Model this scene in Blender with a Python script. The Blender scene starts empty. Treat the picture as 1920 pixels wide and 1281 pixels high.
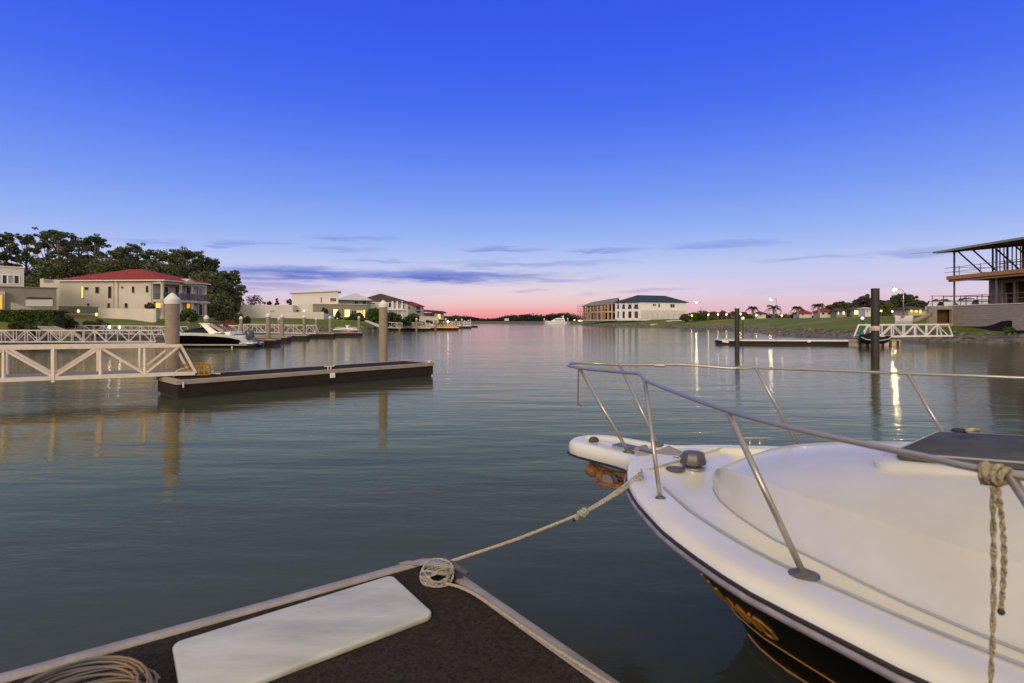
import bpy, math, random
from mathutils import Vector, Matrix
R = math.radians
scene = bpy.context.scene
COL = scene.collection
F, CX, CY, H = 1070.0, 960.0, 603.0, 2.0      # focal length in photo pixels, principal column, horizon row, eye height

def at(px, py, d):                             # a photo pixel at a known distance -> a place in metres
    return Vector(((px-CX)/F*d, d, H-(py-CY)/F*d))
def gx(px, d): return (px-CX)/F*d
def gz(py, d): return H-(py-CY)/F*d
def P2(px, d): return Vector(((px-CX)/F*d, d))

# ------------------------------------------------------------------ mesh builder
class MB:
    def __init__(s): s.v = []; s.f = []
    def add(s, vs, fs):
        n = len(s.v); s.v += [tuple(v) for v in vs]; s.f += [tuple(i+n for i in f) for f in fs]; return s
    def box(s, c, size, rz=0.0, taper=1.0):
        c = Vector(c); x, y, z = (k/2 for k in size); ca, sa = math.cos(rz), math.sin(rz); vs = []
        for k in (-1, 1):
            t = 1.0 if k < 0 else taper
            for a, b in ((-1,-1),(1,-1),(1,1),(-1,1)):
                px, py = a*x*t, b*y*t
                vs.append((c.x+px*ca-py*sa, c.y+px*sa+py*ca, c.z+k*z))
        return s.add(vs, [(3,2,1,0),(4,5,6,7),(0,1,5,4),(1,2,6,5),(2,3,7,6),(3,0,4,7)])
    def bar(s, p, q, w, h=None, up=(0,0,1)):
        p, q = Vector(p), Vector(q); h = h or w; d = (q-p)
        if d.length < 1e-6: return s
        d.normalize(); u = Vector(up)
        if abs(d.dot(u)) > .98: u = Vector((0,1,0)) if abs(d.y) < .9 else Vector((1,0,0))
        a = d.cross(u).normalized()*w/2; b = a.cross(d).normalized()*h/2
        return s.add([p-a-b,p+a-b,p+a+b,p-a+b,q-a-b,q+a-b,q+a+b,q-a+b],
                     [(3,2,1,0),(4,5,6,7),(0,1,5,4),(1,2,6,5),(2,3,7,6),(3,0,4,7)])
    def tube(s, pts, r, n=8, closed=False, cap=True):
        pts = [Vector(p) for p in pts]; N = len(pts); rr = r if isinstance(r, (list, tuple)) else [r]*N
        prev = None; vs = []
        for i, p in enumerate(pts):
            if closed: d = pts[(i+1) % N]-pts[i-1]
            else: d = pts[min(i+1, N-1)]-pts[max(i-1, 0)]
            d.normalize()
            if prev is None:
                u = Vector((0,0,1)) if abs(d.z) < .9 else Vector((1,0,0))
                a = d.cross(u).normalized()
            else:
                a = (prev-d*prev.dot(d))
                a = a.normalized() if a.length > 1e-6 else d.orthogonal().normalized()
            prev = a; b = d.cross(a)
            for k in range(n):
                t = 2*math.pi*k/n
                vs.append(p+(a*math.cos(t)+b*math.sin(t))*rr[i])
        fs = []
        for i in range(N if closed else N-1):
            j = (i+1) % N
            for k in range(n):
                l = (k+1) % n
                fs.append((i*n+k, i*n+l, j*n+l, j*n+k))
        if cap and not closed: fs += [tuple(range(n))[::-1], tuple((N-1)*n+k for k in range(n))]
        return s.add(vs, fs)
    def lathe(s, c, prof, n=20, axis=None):
        c = Vector(c); vs = []; fs = []
        for r, z in prof:
            for k in range(n):
                t = 2*math.pi*k/n; vs.append(Vector((r*math.cos(t), r*math.sin(t), z)))
        m = len(prof)
        for i in range(m-1):
            for k in range(n):
                l = (k+1) % n; fs.append((i*n+k, i*n+l, (i+1)*n+l, (i+1)*n+k))
        fs += [tuple(range(n))[::-1], tuple((m-1)*n+k for k in range(n))]
        if axis is not None:
            q = Vector((0,0,1)).rotation_difference(Vector(axis)); vs = [q @ v for v in vs]
        return s.add([c+v for v in vs], fs)
    def ball(s, c, r, n=12, m=8, sq=(1,1,1)):
        c = Vector(c); vs = []; fs = []
        for i in range(1, m):
            a = math.pi*i/m
            for k in range(n):
                t = 2*math.pi*k/n
                vs.append(c+Vector((r*sq[0]*math.sin(a)*math.cos(t), r*sq[1]*math.sin(a)*math.sin(t), r*sq[2]*math.cos(a))))
        vs += [c+Vector((0,0,r*sq[2])), c-Vector((0,0,r*sq[2]))]; T = (m-1)*n
        for i in range(m-2):
            for k in range(n):
                l = (k+1) % n; fs.append((i*n+k, (i+1)*n+k, (i+1)*n+l, i*n+l))
        for k in range(n):
            l = (k+1) % n; fs += [(T, k, l), (T+1, (m-2)*n+l, (m-2)*n+k)]
        return s.add(vs, fs)
    def prism(s, poly, z0, z1):
        n = len(poly); z0s = z0 if isinstance(z0, (list, tuple)) else [z0]*n; z1s = z1 if isinstance(z1, (list, tuple)) else [z1]*n
        area = sum(poly[i][0]*poly[(i+1) % n][1]-poly[(i+1) % n][0]*poly[i][1] for i in range(n))
        if area < 0: poly = poly[::-1]; z0s = z0s[::-1]; z1s = z1s[::-1]
        vs = [(p[0], p[1], z) for p, z in zip(poly, z0s)]+[(p[0], p[1], z) for p, z in zip(poly, z1s)]
        fs = [tuple(range(n))[::-1], tuple(range(n, 2*n))]+[(i, (i+1) % n, n+(i+1) % n, n+i) for i in range(n)]
        return s.add(vs, fs)
    def slab(s, pts, t):                        # an inclined plate of thickness t from a loop of 3D points
        pts = [Vector(p) for p in pts]; n = len(pts)
        nn = Vector((0,0,0))
        for i in range(n): nn += pts[i].cross(pts[(i+1) % n])
        if nn.z < 0: pts = pts[::-1]
        lo = [p-Vector((0,0,t)) for p in pts]
        return s.add(lo+pts, [tuple(range(n))[::-1], tuple(range(n, 2*n))]+[(i, (i+1) % n, n+(i+1) % n, n+i) for i in range(n)])
    def loft(s, rings, cap=False, closed=False):
        n = len(rings[0]); vs = [p for r in rings for p in r]; fs = []
        for i in range(len(rings)-1):
            for k in range(n if closed else n-1):
                l = (k+1) % n
                fs.append((i*n+k, i*n+l, (i+1)*n+l, (i+1)*n+k))
        if cap: fs += [tuple(range(n))[::-1], tuple((len(rings)-1)*n+k for k in range(n))]
        return s.add(vs, fs)
    def hip(s, poly4, ze, zr, over=.5, along=0, inset=.5, th=.16):
        # hip roof on a four-cornered plan; the ridge runs parallel to side `along`
        c = sum((Vector(p) for p in poly4), Vector((0,0)))/4
        q = [Vector(p)+(Vector(p)-c).normalized()*over*1.3 for p in poly4]
        if along: q = q[1:]+q[:1]
        m1 = (q[3]+q[0])/2; m2 = (q[1]+q[2])/2; L = (m2-m1).length; W = ((q[3]-q[0]).length+(q[1]-q[2]).length)/4
        k = min(.5, inset*W*2/L/1.0*.5*2) if L > 0 else .5
        k = min(.48, k); r1 = m1+(m2-m1)*k; r2 = m2+(m1-m2)*k
        b = [(p.x, p.y, ze-th) for p in q]; e = [(p.x, p.y, ze) for p in q]
        vs = b+e+[(r1.x, r1.y, zr), (r2.x, r2.y, zr)]
        area = sum(q[i].x*q[(i+1) % 4].y-q[(i+1) % 4].x*q[i].y for i in range(4))
        fs = [(3,2,1,0),(0,1,5,4),(1,2,6,5),(2,3,7,6),(3,0,4,7),(4,5,9,8),(5,6,9),(6,7,8,9),(7,4,8)]
        if area < 0: fs = [f[::-1] for f in fs]
        return s.add(vs, fs)
    def leaves(s, c, rad, n, size, rng, shell=.45, flat=0.0):
        c = Vector(c)
        for _ in range(n):
            while True:
                x, y, z = rng.uniform(-1,1), rng.uniform(-1,1), rng.uniform(-1,1); d = x*x+y*y+z*z
                if d <= 1 and (d > shell*shell or rng.random() < .3): break
            p = c+Vector((x*rad[0], y*rad[1], z*rad[2])); k = size*rng.uniform(.55, 1.35)
            a = Vector((rng.gauss(0,1), rng.gauss(0,1), rng.gauss(0,1)*(1-flat))).normalized()
            b = a.orthogonal().normalized(); b = Matrix.Rotation(rng.uniform(0, 6.28), 3, a) @ b; a = a.cross(b)
            a = a*k*.5; b = b*k*.36
            m = len(s.v)
            s.v += [tuple(p-a), tuple(p+b-a*.1), tuple(p+a), tuple(p-b-a*.1)]; s.f.append((m, m+1, m+2, m+3))
        return s

def root_loc(o):
    v = Vector((0,0,0))
    while o is not None: v = v+o.location; o = o.parent
    return v
def obj(name, mb, mat, parent=None, smooth=False, bevel=0, seg=2, label=None, auto=None):
    me = bpy.data.meshes.new(name); off = root_loc(parent) if parent else Vector((0,0,0))
    me.from_pydata([(v[0]-off.x, v[1]-off.y, v[2]-off.z) for v in mb.v], [], mb.f); me.update()
    if mat is not None: me.materials.append(mat)
    if smooth:
        for p in me.polygons: p.use_smooth = True
    o = bpy.data.objects.new(name, me); COL.objects.link(o); o.parent = parent
    if auto is not None:
        me.set_sharp_from_angle(angle=R(auto))
    if bevel:
        b = o.modifiers.new('bevel', 'BEVEL'); b.width = bevel; b.segments = seg; b.limit_method = 'ANGLE'; b.angle_limit = R(40)
    if label: o['label'] = label
    return o
def tag(o, label, cat, group=None, kind=None):
    if label: o['label'] = label
    if cat: o['category'] = cat
    if group: o['group'] = group
    if kind: o['kind'] = kind
    return o
def thing(name, label, cat, loc=(0,0,0), group=None):
    o = bpy.data.objects.new(name, None); COL.objects.link(o); o.location = loc; o.empty_display_size = .2
    return tag(o, label, cat, group)
def struct(name, mb, mat, label=None, smooth=False, auto=None, kind='structure'):
    o = obj(name, mb, mat, None, smooth, auto=auto); o['kind'] = kind
    if label: o['label'] = label
    return o
def copy_thing(root, loc, rz, sc, label):
    c = root.copy(); COL.objects.link(c); c.location = loc; c.rotation_euler = (0,0,rz); c.scale = (sc,sc,sc) if not isinstance(sc, tuple) else sc
    c['label'] = label
    for ch in list(root.children):
        d = ch.copy(); COL.objects.link(d); d.parent = c
        for g in ch.children:
            e = g.copy(); COL.objects.link(e); e.parent = d
    return c

# ------------------------------------------------------------------ materials
MATS = {}
def mat(name, col, rough=.6, var=.0, scale=3.0, bump=0.0, bscale=None, metal=0.0, spec=.5, stretch=(1,1,1), col2=None, emit=0, ecol=None,
        alpha=1, coat=0, transl=0.0, detail=5.0):
    if name in MATS: return MATS[name]
    if rough >= .7 and spec == .5: spec = .12
    m = bpy.data.materials.new(name); m.use_nodes = True; nt = m.node_tree; N = nt.nodes; L = nt.links
    b = N['Principled BSDF']; b.inputs['Roughness'].default_value = rough; b.inputs['Metallic'].default_value = metal
    b.inputs['Specular IOR Level'].default_value = spec; b.inputs['Base Color'].default_value = (*col, 1)
    b.inputs['Coat Weight'].default_value = coat; b.inputs['Coat Roughness'].default_value = .08
    if alpha < 1: b.inputs['Alpha'].default_value = alpha
    if emit: b.inputs['Emission Color'].default_value = (*(ecol or col), 1); b.inputs['Emission Strength'].default_value = emit
    if var or bump or col2:
        tc = N.new('ShaderNodeTexCoord'); mp = N.new('ShaderNodeMapping'); mp.inputs['Scale'].default_value = stretch
        L.new(tc.outputs['Object'], mp.inputs['Vector'])
        nz = N.new('ShaderNodeTexNoise'); nz.inputs['Scale'].default_value = scale; nz.inputs['Detail'].default_value = detail
        nz.inputs['Roughness'].default_value = .6
        L.new(mp.outputs['Vector'], nz.inputs['Vector'])
        if var or col2:
            c2 = col2 or tuple(min(1, max(0, k*(1-var))) for k in col); c1 = col if col2 else tuple(min(1, k*(1+var)) for k in col)
            rp = N.new('ShaderNodeMapRange'); rp.inputs[1].default_value = .35; rp.inputs[2].default_value = .65
            mx = N.new('ShaderNodeMix'); mx.data_type = 'RGBA'; mx.inputs[6].default_value = (*c1, 1); mx.inputs[7].default_value = (*c2, 1)
            L.new(nz.outputs['Fac'], rp.inputs[0]); L.new(rp.outputs[0], mx.inputs[0]); L.new(mx.outputs[2], b.inputs['Base Color'])
        if bump:
            n2 = nz
            if bscale:
                n2 = N.new('ShaderNodeTexNoise'); n2.inputs['Scale'].default_value = bscale; n2.inputs['Detail'].default_value = 4
                L.new(mp.outputs['Vector'], n2.inputs['Vector'])
            bp = N.new('ShaderNodeBump'); bp.inputs['Strength'].default_value = min(1, bump); bp.inputs['Distance'].default_value = .05
            L.new(n2.outputs['Fac'], bp.inputs['Height']); L.new(bp.outputs['Normal'], b.inputs['Normal'])
    MATS[name] = m
    return m
def brick_mat(name, c1, c2, mortar, scale, bump=.4, w=.4, h=.2):
    if name in MATS: return MATS[name]
    m = mat(name, c1, .85); nt = m.node_tree; N = nt.nodes; L = nt.links; b = N['Principled BSDF']
    tc = N.new('ShaderNodeTexCoord'); sp = N.new('ShaderNodeSeparateXYZ'); ad = N.new('ShaderNodeMath'); cb = N.new('ShaderNodeCombineXYZ')
    L.new(tc.outputs['Object'], sp.inputs[0]); L.new(sp.outputs[0], ad.inputs[0]); L.new(sp.outputs[1], ad.inputs[1])
    L.new(ad.outputs[0], cb.inputs[0]); L.new(sp.outputs[2], cb.inputs[1])
    br = N.new('ShaderNodeTexBrick'); br.inputs['Scale'].default_value = scale; br.inputs['Color1'].default_value = (*c1, 1)
    br.inputs['Color2'].default_value = (*c2, 1); br.inputs['Mortar'].default_value = (*mortar, 1)
    br.inputs['Brick Width'].default_value = w; br.inputs['Row Height'].default_value = h; br.inputs['Mortar Size'].default_value = .012
    L.new(cb.outputs[0], br.inputs['Vector']); L.new(br.outputs['Color'], b.inputs['Base Color'])
    return m

M = {}
M['gelcoat'] = mat('gelcoat', (.72,.69,.61), .2, var=.05, scale=2.6, spec=.5, coat=.2, detail=9)
M['gel_grey'] = mat('gel_grey', (.60,.575,.53), .22, var=.06, scale=2.2, spec=.5, coat=.2)  # greyer, darker gelcoat for trunk cabin and hatch frame
M['hull'] = mat('hull_black', (.005,.005,.006), .3, spec=.02)
M['gold'] = mat('gold_leaf', (.42,.20,.035), .42, var=.15, scale=20)
M['steel'] = mat('steel', (.36,.33,.30), .2, metal=.5, var=.06, scale=30)
M['steel_dull'] = mat('steel_dull', (.13,.125,.13), .42, metal=.5, var=.25, scale=25)
M['rub_dark'] = mat('rub_dark', (.018,.014,.013), .5)
M['rub_metal'] = mat('rub_metal', (.33,.29,.30), .4, metal=.35, var=.2, scale=12)
M['rust'] = mat('rusty_gold', (.40,.20,.05), .55, col2=(.16,.05,.015), scale=22, bump=.5)
M['tint'] = mat('tinted_cover', (.085,.085,.09), .6, spec=.06, var=.2, scale=3)
M['smoke'] = mat('smoked_plastic', (.085,.075,.065), .35, var=.2, scale=10)
M['carpet'] = mat('dock_carpet', (.105,.080,.068), .95, col2=(.036,.028,.026), scale=55, bump=1.0, bscale=160, detail=8)
M['carpet_far'] = mat('pontoon_carpet', (.030,.028,.034), .95, col2=(.016,.015,.019), scale=9, bump=.6, bscale=60)
M['kerb'] = mat('dock_edge', (.36,.32,.32), .48, col2=(.26,.23,.22), scale=6, bump=.15, bscale=40, detail=8)
M['kerb_far'] = mat('pontoon_edge', (.40,.33,.26), .55, col2=(.31,.25,.20), scale=3, bump=.1, bscale=30, stretch=(1,1,3))
M['fascia'] = mat('pontoon_fascia', (.040,.031,.025), .75, col2=(.024,.019,.017), scale=5, bump=.4, bscale=25, stretch=(1,1,4))
M['board'] = mat('white_board', (.57,.58,.535), .5, col2=(.40,.405,.375), scale=2.4, stretch=(.5,2.2,1), bump=.06, bscale=30)
M['rope'] = mat('pale_rope', (.88,.74,.60), .8, col2=(.70,.56,.44), scale=90, bump=.9, bscale=160)
M['rope_white'] = mat('white_rope', (.80,.74,.66), .8, col2=(.55,.49,.43), scale=70, bump=.9, bscale=150)
M['rope_tan'] = mat('tan_rope', (.74,.63,.43), .85, col2=(.42,.33,.20), scale=60, bump=.9, bscale=120)
M['cable'] = mat('grey_cable', (.12,.115,.125), .55, col2=(.26,.15,.06), scale=3)
M['concrete'] = mat('pile_concrete', (.36,.29,.22), .85, col2=(.29,.235,.175), scale=6, bump=.5, bscale=40)
M['cap'] = mat('pile_cap', (.74,.70,.66), .55, var=.05, scale=5)
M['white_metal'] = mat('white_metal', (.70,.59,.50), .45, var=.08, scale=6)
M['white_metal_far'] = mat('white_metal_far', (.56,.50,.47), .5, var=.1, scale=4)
M['white_fine'] = mat('white_paint', (.84,.80,.79), .45, var=.05, scale=3)
M['yellow'] = mat('yellow_bracket', (.42,.25,.05), .7, col2=(.30,.16,.03), scale=14, bump=.4)
M['black_pile'] = mat('black_pile', (.020,.016,.014), .65, col2=(.032,.025,.02), scale=3, stretch=(1,1,.2))
M['band'] = mat('pale_band', (.62,.46,.37), .6, var=.1, scale=5)
M['cream'] = mat('cream_render', (.62,.56,.50), .85, var=.06, scale=.6, bump=.1, bscale=30)
M['cream2'] = mat('warm_render', (.58,.51,.42), .85, var=.05, scale=.7)
M['white_wall'] = mat('white_render', (.64,.60,.58), .85, var=.04, scale=.5)
M['grey_wall'] = mat('grey_render', (.22,.20,.185), .85, var=.08, scale=.7)
M['taupe'] = mat('taupe_render', (.27,.245,.21), .85, var=.06, scale=.6)
M['red_roof'] = mat('red_roof', (.34,.055,.045), .75, col2=(.20,.036,.033), scale=2.5, bump=.5, bscale=14, stretch=(1,1,4))
M['brown_roof'] = mat('brown_roof', (.085,.055,.05), .7, var=.2, scale=2, bump=.3)
M['grey_roof'] = mat('grey_roof', (.19,.185,.195), .72, var=.12, scale=2, bump=.3)
M['blue_roof'] = mat('blue_roof', (.035,.055,.09), .75, var=.2, scale=2, bump=.3)
M['pale_roof'] = mat('pale_roof', (.56,.58,.60), .72, var=.05, scale=2)
M['glass'] = mat('dark_glass', (.030,.030,.034), .22, spec=.22)
M['blind'] = mat('window_blind', (.33,.32,.33), .7, var=.15, scale=2)
M['balustrade'] = mat('green_glass', (.09,.13,.125), .25, spec=.25, alpha=.5)
M['lit'] = mat('lit_window', (.9,.62,.2), .5, emit=1.15, ecol=(1,.62,.16))
M['lit_pale'] = mat('lit_pale', (.9,.75,.4), .5, emit=1.35, ecol=(1,.76,.30))
M['lit_orange'] = mat('lit_orange', (.9,.45,.1), .5, emit=.75, ecol=(1,.47,.07))
M['lit_dim'] = mat('lit_dim', (.9,.6,.2), .5, emit=.45, ecol=(1,.62,.14))
M['lamp'] = mat('lamp_glow', (1,1,1), .4, emit=90, ecol=(1,.86,.56))
M['lamp_small'] = mat('lamp_small', (1,1,1), .4, emit=7, ecol=(1,.90,.70))
M['lamp_bright'] = mat('lamp_bright', (1,1,1), .4, emit=240, ecol=(1,.86,.56))
M['garden_glow'] = mat('garden_glow', (1,.8,.4), .4, emit=20, ecol=(1,.66,.16))
M['globe'] = mat('lamp_globe', (.85,.82,.72), .3, emit=.55, ecol=(1,.93,.78))
M['timber'] = mat('timber', (.50,.27,.12), .75, col2=(.38,.19,.08), scale=4, stretch=(1,1,.3))
M['timber_pale'] = mat('timber_pale', (.55,.41,.27), .75, var=.15, scale=4)
M['timber_dark'] = mat('timber_dark', (.12,.06,.03), .8, var=.2, scale=4)
M['scaff'] = mat('scaffold', (.20,.185,.18), .5, metal=.4, var=.2, scale=5)
M['dark_steel'] = mat('dark_steel', (.045,.05,.075), .5, var=.1)
M['block'] = brick_mat('block_wall', (.38,.32,.265), (.31,.265,.225), (.22,.19,.17), 1.0)
M['brick'] = brick_mat('brick_wall', (.44,.34,.245), (.34,.265,.195), (.22,.18,.145), 1.0, w=.25, h=.09)
M['rock'] = mat('rock', (.21,.19,.175), .9, col2=(.085,.078,.075), scale=1.7, bump=.8, bscale=6)
M['rock_dark'] = mat('rock_wet', (.022,.022,.024), .6, var=.3, scale=2, bump=.6)
M['soil'] = mat('soil', (.12,.09,.065), .95, var=.3, scale=1, bump=.5)
M['fabric_black'] = mat('black_sheet', (.012,.012,.013), .7, var=.3, scale=3, bump=.5)
M['bark'] = mat('bark', (.24,.20,.17), .9, var=.3, scale=3, bump=.5)
M['leaf_gum'] = mat('leaf_gum', (.125,.14,.072), .7, col2=(.075,.092,.047), scale=.35)
M['leaf_dark'] = mat('leaf_dark', (.078,.09,.042), .7, col2=(.042,.056,.027), scale=.5)
M['leaf_green'] = mat('leaf_green', (.075,.12,.026), .7, col2=(.045,.075,.018), scale=1.0)
M['leaf_olive'] = mat('leaf_olive', (.13,.11,.065), .7, col2=(.08,.07,.04), scale=.8)
M['leaf_mauve'] = mat('leaf_mauve', (.085,.068,.060), .7, col2=(.045,.04,.036), scale=.5)
M['leaf_far'] = mat('leaf_far', (.034,.036,.030), .8, col2=(.022,.024,.022), scale=.1)
M['leaf_lit'] = mat('leaf_lit', (.28,.20,.02), .7, col2=(.12,.12,.02), scale=.6)
M['frond'] = mat('palm_frond', (.05,.06,.028), .7, var=.3, scale=2)
M['red_timber'] = mat('red_timber', (.24,.05,.03), .7, var=.15, scale=2)
M['black_plastic'] = mat('black_plastic', (.012,.012,.013), .3, spec=.6)
M['navy'] = mat('outboard_grey', (.05,.055,.07), .3, coat=.2, var=.1)
M['canvas'] = mat('canvas', (.42,.33,.26), .85, var=.1, scale=3)
M['teal'] = mat('teal_net', (.02,.17,.13), .8, var=.3, scale=6)
M['banner'] = mat('banner', (.56,.55,.57), .7, var=.06, scale=2, bump=.3)
M['red_mark'] = mat('red_mark', (.45,.05,.06), .7)
M['paving'] = mat('paving', (.33,.27,.21), .85, var=.12, scale=1.5)
M['lit_deck'] = mat('amber_lit_deck', (.62,.33,.10), .7, var=.25, scale=2)  # amber light put into the base colour of the far pontoon's sides
def grass_mat(name, a, b, c):
    m = mat(name, a, .95, col2=b, scale=.35, bump=.8, bscale=7, detail=9)
    N = m.node_tree.nodes; L = m.node_tree.links; bs = N['Principled BSDF']
    tc = N.new('ShaderNodeTexCoord'); nz = N.new('ShaderNodeTexNoise'); nz.inputs['Scale'].default_value = .13; nz.inputs['Detail'].default_value = 6
    L.new(tc.outputs['Object'], nz.inputs['Vector'])
    rp = N.new('ShaderNodeMapRange'); rp.inputs[1].default_value = .5; rp.inputs[2].default_value = .66
    L.new(nz.outputs['Fac'], rp.inputs[0])
    src = bs.inputs['Base Color'].links[0].from_socket
    mx = N.new('ShaderNodeMix'); mx.data_type = 'RGBA'; mx.inputs[7].default_value = (*c, 1)
    L.new(rp.outputs[0], mx.inputs[0]); L.new(src, mx.inputs[6]); L.new(mx.outputs[2], bs.inputs['Base Color'])
    return m
M['grass'] = grass_mat('grass', (.125,.165,.035), (.08,.12,.026), (.20,.165,.065))
M['far_grass'] = grass_mat('far_grass', (.15,.14,.07), (.10,.10,.055), (.17,.14,.08))
# ------------------------------------------------------------------ camera
cam_d = bpy.data.cameras.new('camera'); cam = bpy.data.objects.new('camera', cam_d); COL.objects.link(cam); scene.camera = cam
cam.location = (0,0,H); cam.rotation_euler = (R(90),0,0)
cam_d.sensor_width = 36; cam_d.sensor_fit = 'HORIZONTAL'; cam_d.lens = F/1920*36
cam_d.shift_y = -(640.5-CY)/1920
cam_d.clip_start = .05; cam_d.clip_end = 9000
cam_d.dof.use_dof = True; cam_d.dof.focus_distance = 14; cam_d.dof.aperture_fstop = 3.6
scene.view_settings.view_transform = 'Standard'; scene.view_settings.look = 'None'; scene.view_settings.gamma = 1; scene.view_settings.exposure = 0
cy = scene.cycles; cy.use_denoising = True; cy.max_bounces = 6; cy.diffuse_bounces = 2; cy.glossy_bounces = 4; cy.transparent_max_bounces = 12
cy.sample_clamp_indirect = 6; cy.sample_clamp_direct = 0
cy.caustics_reflective = False; cy.caustics_refractive = False

# ------------------------------------------------------------------ dusk sky
def lin(r, g, b):
    f = lambda c: (c/255/12.92) if c/255 <= .04045 else ((c/255+.055)/1.055)**2.4
    return (f(r), f(g), f(b))
def build_sky():
    w = bpy.data.worlds.new('World'); scene.world = w; w.use_nodes = True
    nt = w.node_tree; N = nt.nodes; L = nt.links; N.clear()
    out = N.new('ShaderNodeOutputWorld'); bg = N.new('ShaderNodeBackground'); L.new(bg.outputs[0], out.inputs[0])
    tc = N.new('ShaderNodeTexCoord'); nrm = N.new('ShaderNodeVectorMath'); nrm.operation = 'NORMALIZE'; L.new(tc.outputs['Generated'], nrm.inputs[0])
    sp = N.new('ShaderNodeSeparateXYZ'); L.new(nrm.outputs[0], sp.inputs[0])
    def math_(op, a, b=None, clamp=False):
        n = N.new('ShaderNodeMath'); n.operation = op; n.use_clamp = clamp
        for i, v in enumerate((a, b)):
            if v is None: continue
            if isinstance(v, (int, float)): n.inputs[i].default_value = v
            else: L.new(v, n.inputs[i])
        return n.outputs[0]
    def mapr(v, a, b, c=0, d=1, smooth=True):
        n = N.new('ShaderNodeMapRange'); n.interpolation_type = 'SMOOTHSTEP' if smooth else 'LINEAR'
        for i, k in enumerate((a, b, c, d)): n.inputs[i+1].default_value = k
        L.new(v, n.inputs[0]); return n.outputs[0]
    def mixc(f, a, b):
        n = N.new('ShaderNodeMix'); n.data_type = 'RGBA'
        for i, v in ((0, f), (6, a), (7, b)):
            if isinstance(v, tuple): n.inputs[i].default_value = (*v, 1)
            elif isinstance(v, (int, float)): n.inputs[i].default_value = v
            else: L.new(v, n.inputs[i])
        return n.outputs[2]
    X, Y, Z = sp.outputs
    az = math_('ARCTAN2', X, Y); el = math_('ARCSINE', Z)
    def ramp(stops, mul=1.0):
        n = N.new('ShaderNodeValToRGB'); n.color_ramp.interpolation = 'LINEAR'
        e = n.color_ramp.elements
        stops = [((d+5)/95, c) for d, c in stops]
        e[0].position = stops[0][0]; e[0].color = (*stops[0][1], 1); e[1].position = stops[-1][0]; e[1].color = (*stops[-1][1], 1)
        for p, c in stops[1:-1]:
            k = e.new(p); k.color = (*c, 1)
        v = math_('DIVIDE', math_('ADD', el, R(5)), R(95)); L.new(v, n.inputs[0]); return n.outputs[0]
    up = [(9, lin(146,175,243)), (12, lin(121,155,242)), (16, lin(95,132,242)), (20, lin(74,112,240)), (24.5, lin(61,98,238)), (29.5, lin(54,90,232)), (34, lin(92,110,186)), (40, lin(156,155,162)), (52, lin(222,207,178)), (90, lin(246,225,186))]
    mid = ramp([(-5, lin(60,60,66)), (-.4, lin(120,85,90)), (0, lin(238,140,142)), (.6, lin(241,152,152)), (1.2, lin(241,176,174)), (2, lin(236,199,202)), (3, lin(230,211,217)), (4, lin(214,207,230)), (5.5, lin(191,201,238)), (7, lin(169,190,243))]+up)
    side = ramp([(-5, lin(60,60,66)), (-.4, lin(120,85,90)), (0, lin(229,170,178)), (.7, lin(229,180,190)), (1.5, lin(225,191,206)), (2.5, lin(220,203,222)), (4, lin(205,202,236)), (5.5, lin(190,200,240)), (7, lin(166,188,243))]+up)
    fs = mapr(math_('ABSOLUTE', math_('ADD', az, R(-1))), R(3), R(24))
    col = mixc(fs, mid, side)
    # streaks of cloud low over the horizon, each a direction, a length and a thickness
    wn = N.new('ShaderNodeTexNoise'); wn.inputs['Scale'].default_value = 1.0; wn.inputs['Detail'].default_value = 5; wn.inputs['Roughness'].default_value = .62
    cv = N.new('ShaderNodeCombineXYZ'); L.new(math_('MULTIPLY', az, 9.0), cv.inputs[0]); L.new(math_('MULTIPLY', el, 75.0), cv.inputs[1]); L.new(cv.outputs[0], wn.inputs['Vector'])
    dev = math_('SUBTRACT', wn.outputs['Fac'], .5)
    pv = N.new('ShaderNodeCombineXYZ'); L.new(math_('ADD', az, math_('MULTIPLY', dev, .22)), pv.inputs[0]); L.new(math_('ADD', el, math_('MULTIPLY', dev, .034)), pv.inputs[1])
    tot = None
    for px, py, hl, ht, st in ((560,513,165,13,1.0),(475,516,80,9,.9),(830,519,215,13,1.0),(1010,524,120,6,.5),(500,537,90,9,.75),(455,457,55,4,.4),(660,447,70,5,.35),(955,467,75,4.5,.5),
                               (640,467,70,3.5,.3),(1130,470,70,4,.45),(1360,459,100,7,.35),(990,495,190,6,.38),(1530,483,75,5,.35),(1720,473,85,6,.35),(1000,545,26,3,.4),
                               (1225,545,60,4,.45),(1110,550,30,3,.3),(720,490,70,4,.35),(270,455,60,5,.4),(1560,540,160,6,.12),(700,548,200,5,.12)):
        a = math.atan((px-CX)/F); e = math.atan((CY-py)/F*math.cos(a))
        s1 = N.new('ShaderNodeVectorMath'); s1.operation = 'SUBTRACT'; L.new(pv.outputs[0], s1.inputs[0]); s1.inputs[1].default_value = (a, e, 0)
        s2 = N.new('ShaderNodeVectorMath'); s2.operation = 'MULTIPLY'; L.new(s1.outputs[0], s2.inputs[0]); s2.inputs[1].default_value = (F/hl*.9, F/ht*.9, 0)
        s3 = N.new('ShaderNodeVectorMath'); s3.operation = 'LENGTH'; L.new(s2.outputs[0], s3.inputs[0])
        v = mapr(s3.outputs['Value'], .25, 1.25, st, 0)
        tot = v if tot is None else math_('MAXIMUM', tot, v)
    fine = mapr(wn.outputs['Fac'], .3, .62)
    tot = math_('MULTIPLY', tot, math_('ADD', math_('MULTIPLY', fine, .45), .55))
    cc = mixc(mapr(el, R(2), R(5)), lin(176,150,200), lin(86,116,204))
    col = mixc(tot, col, cc)
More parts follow.
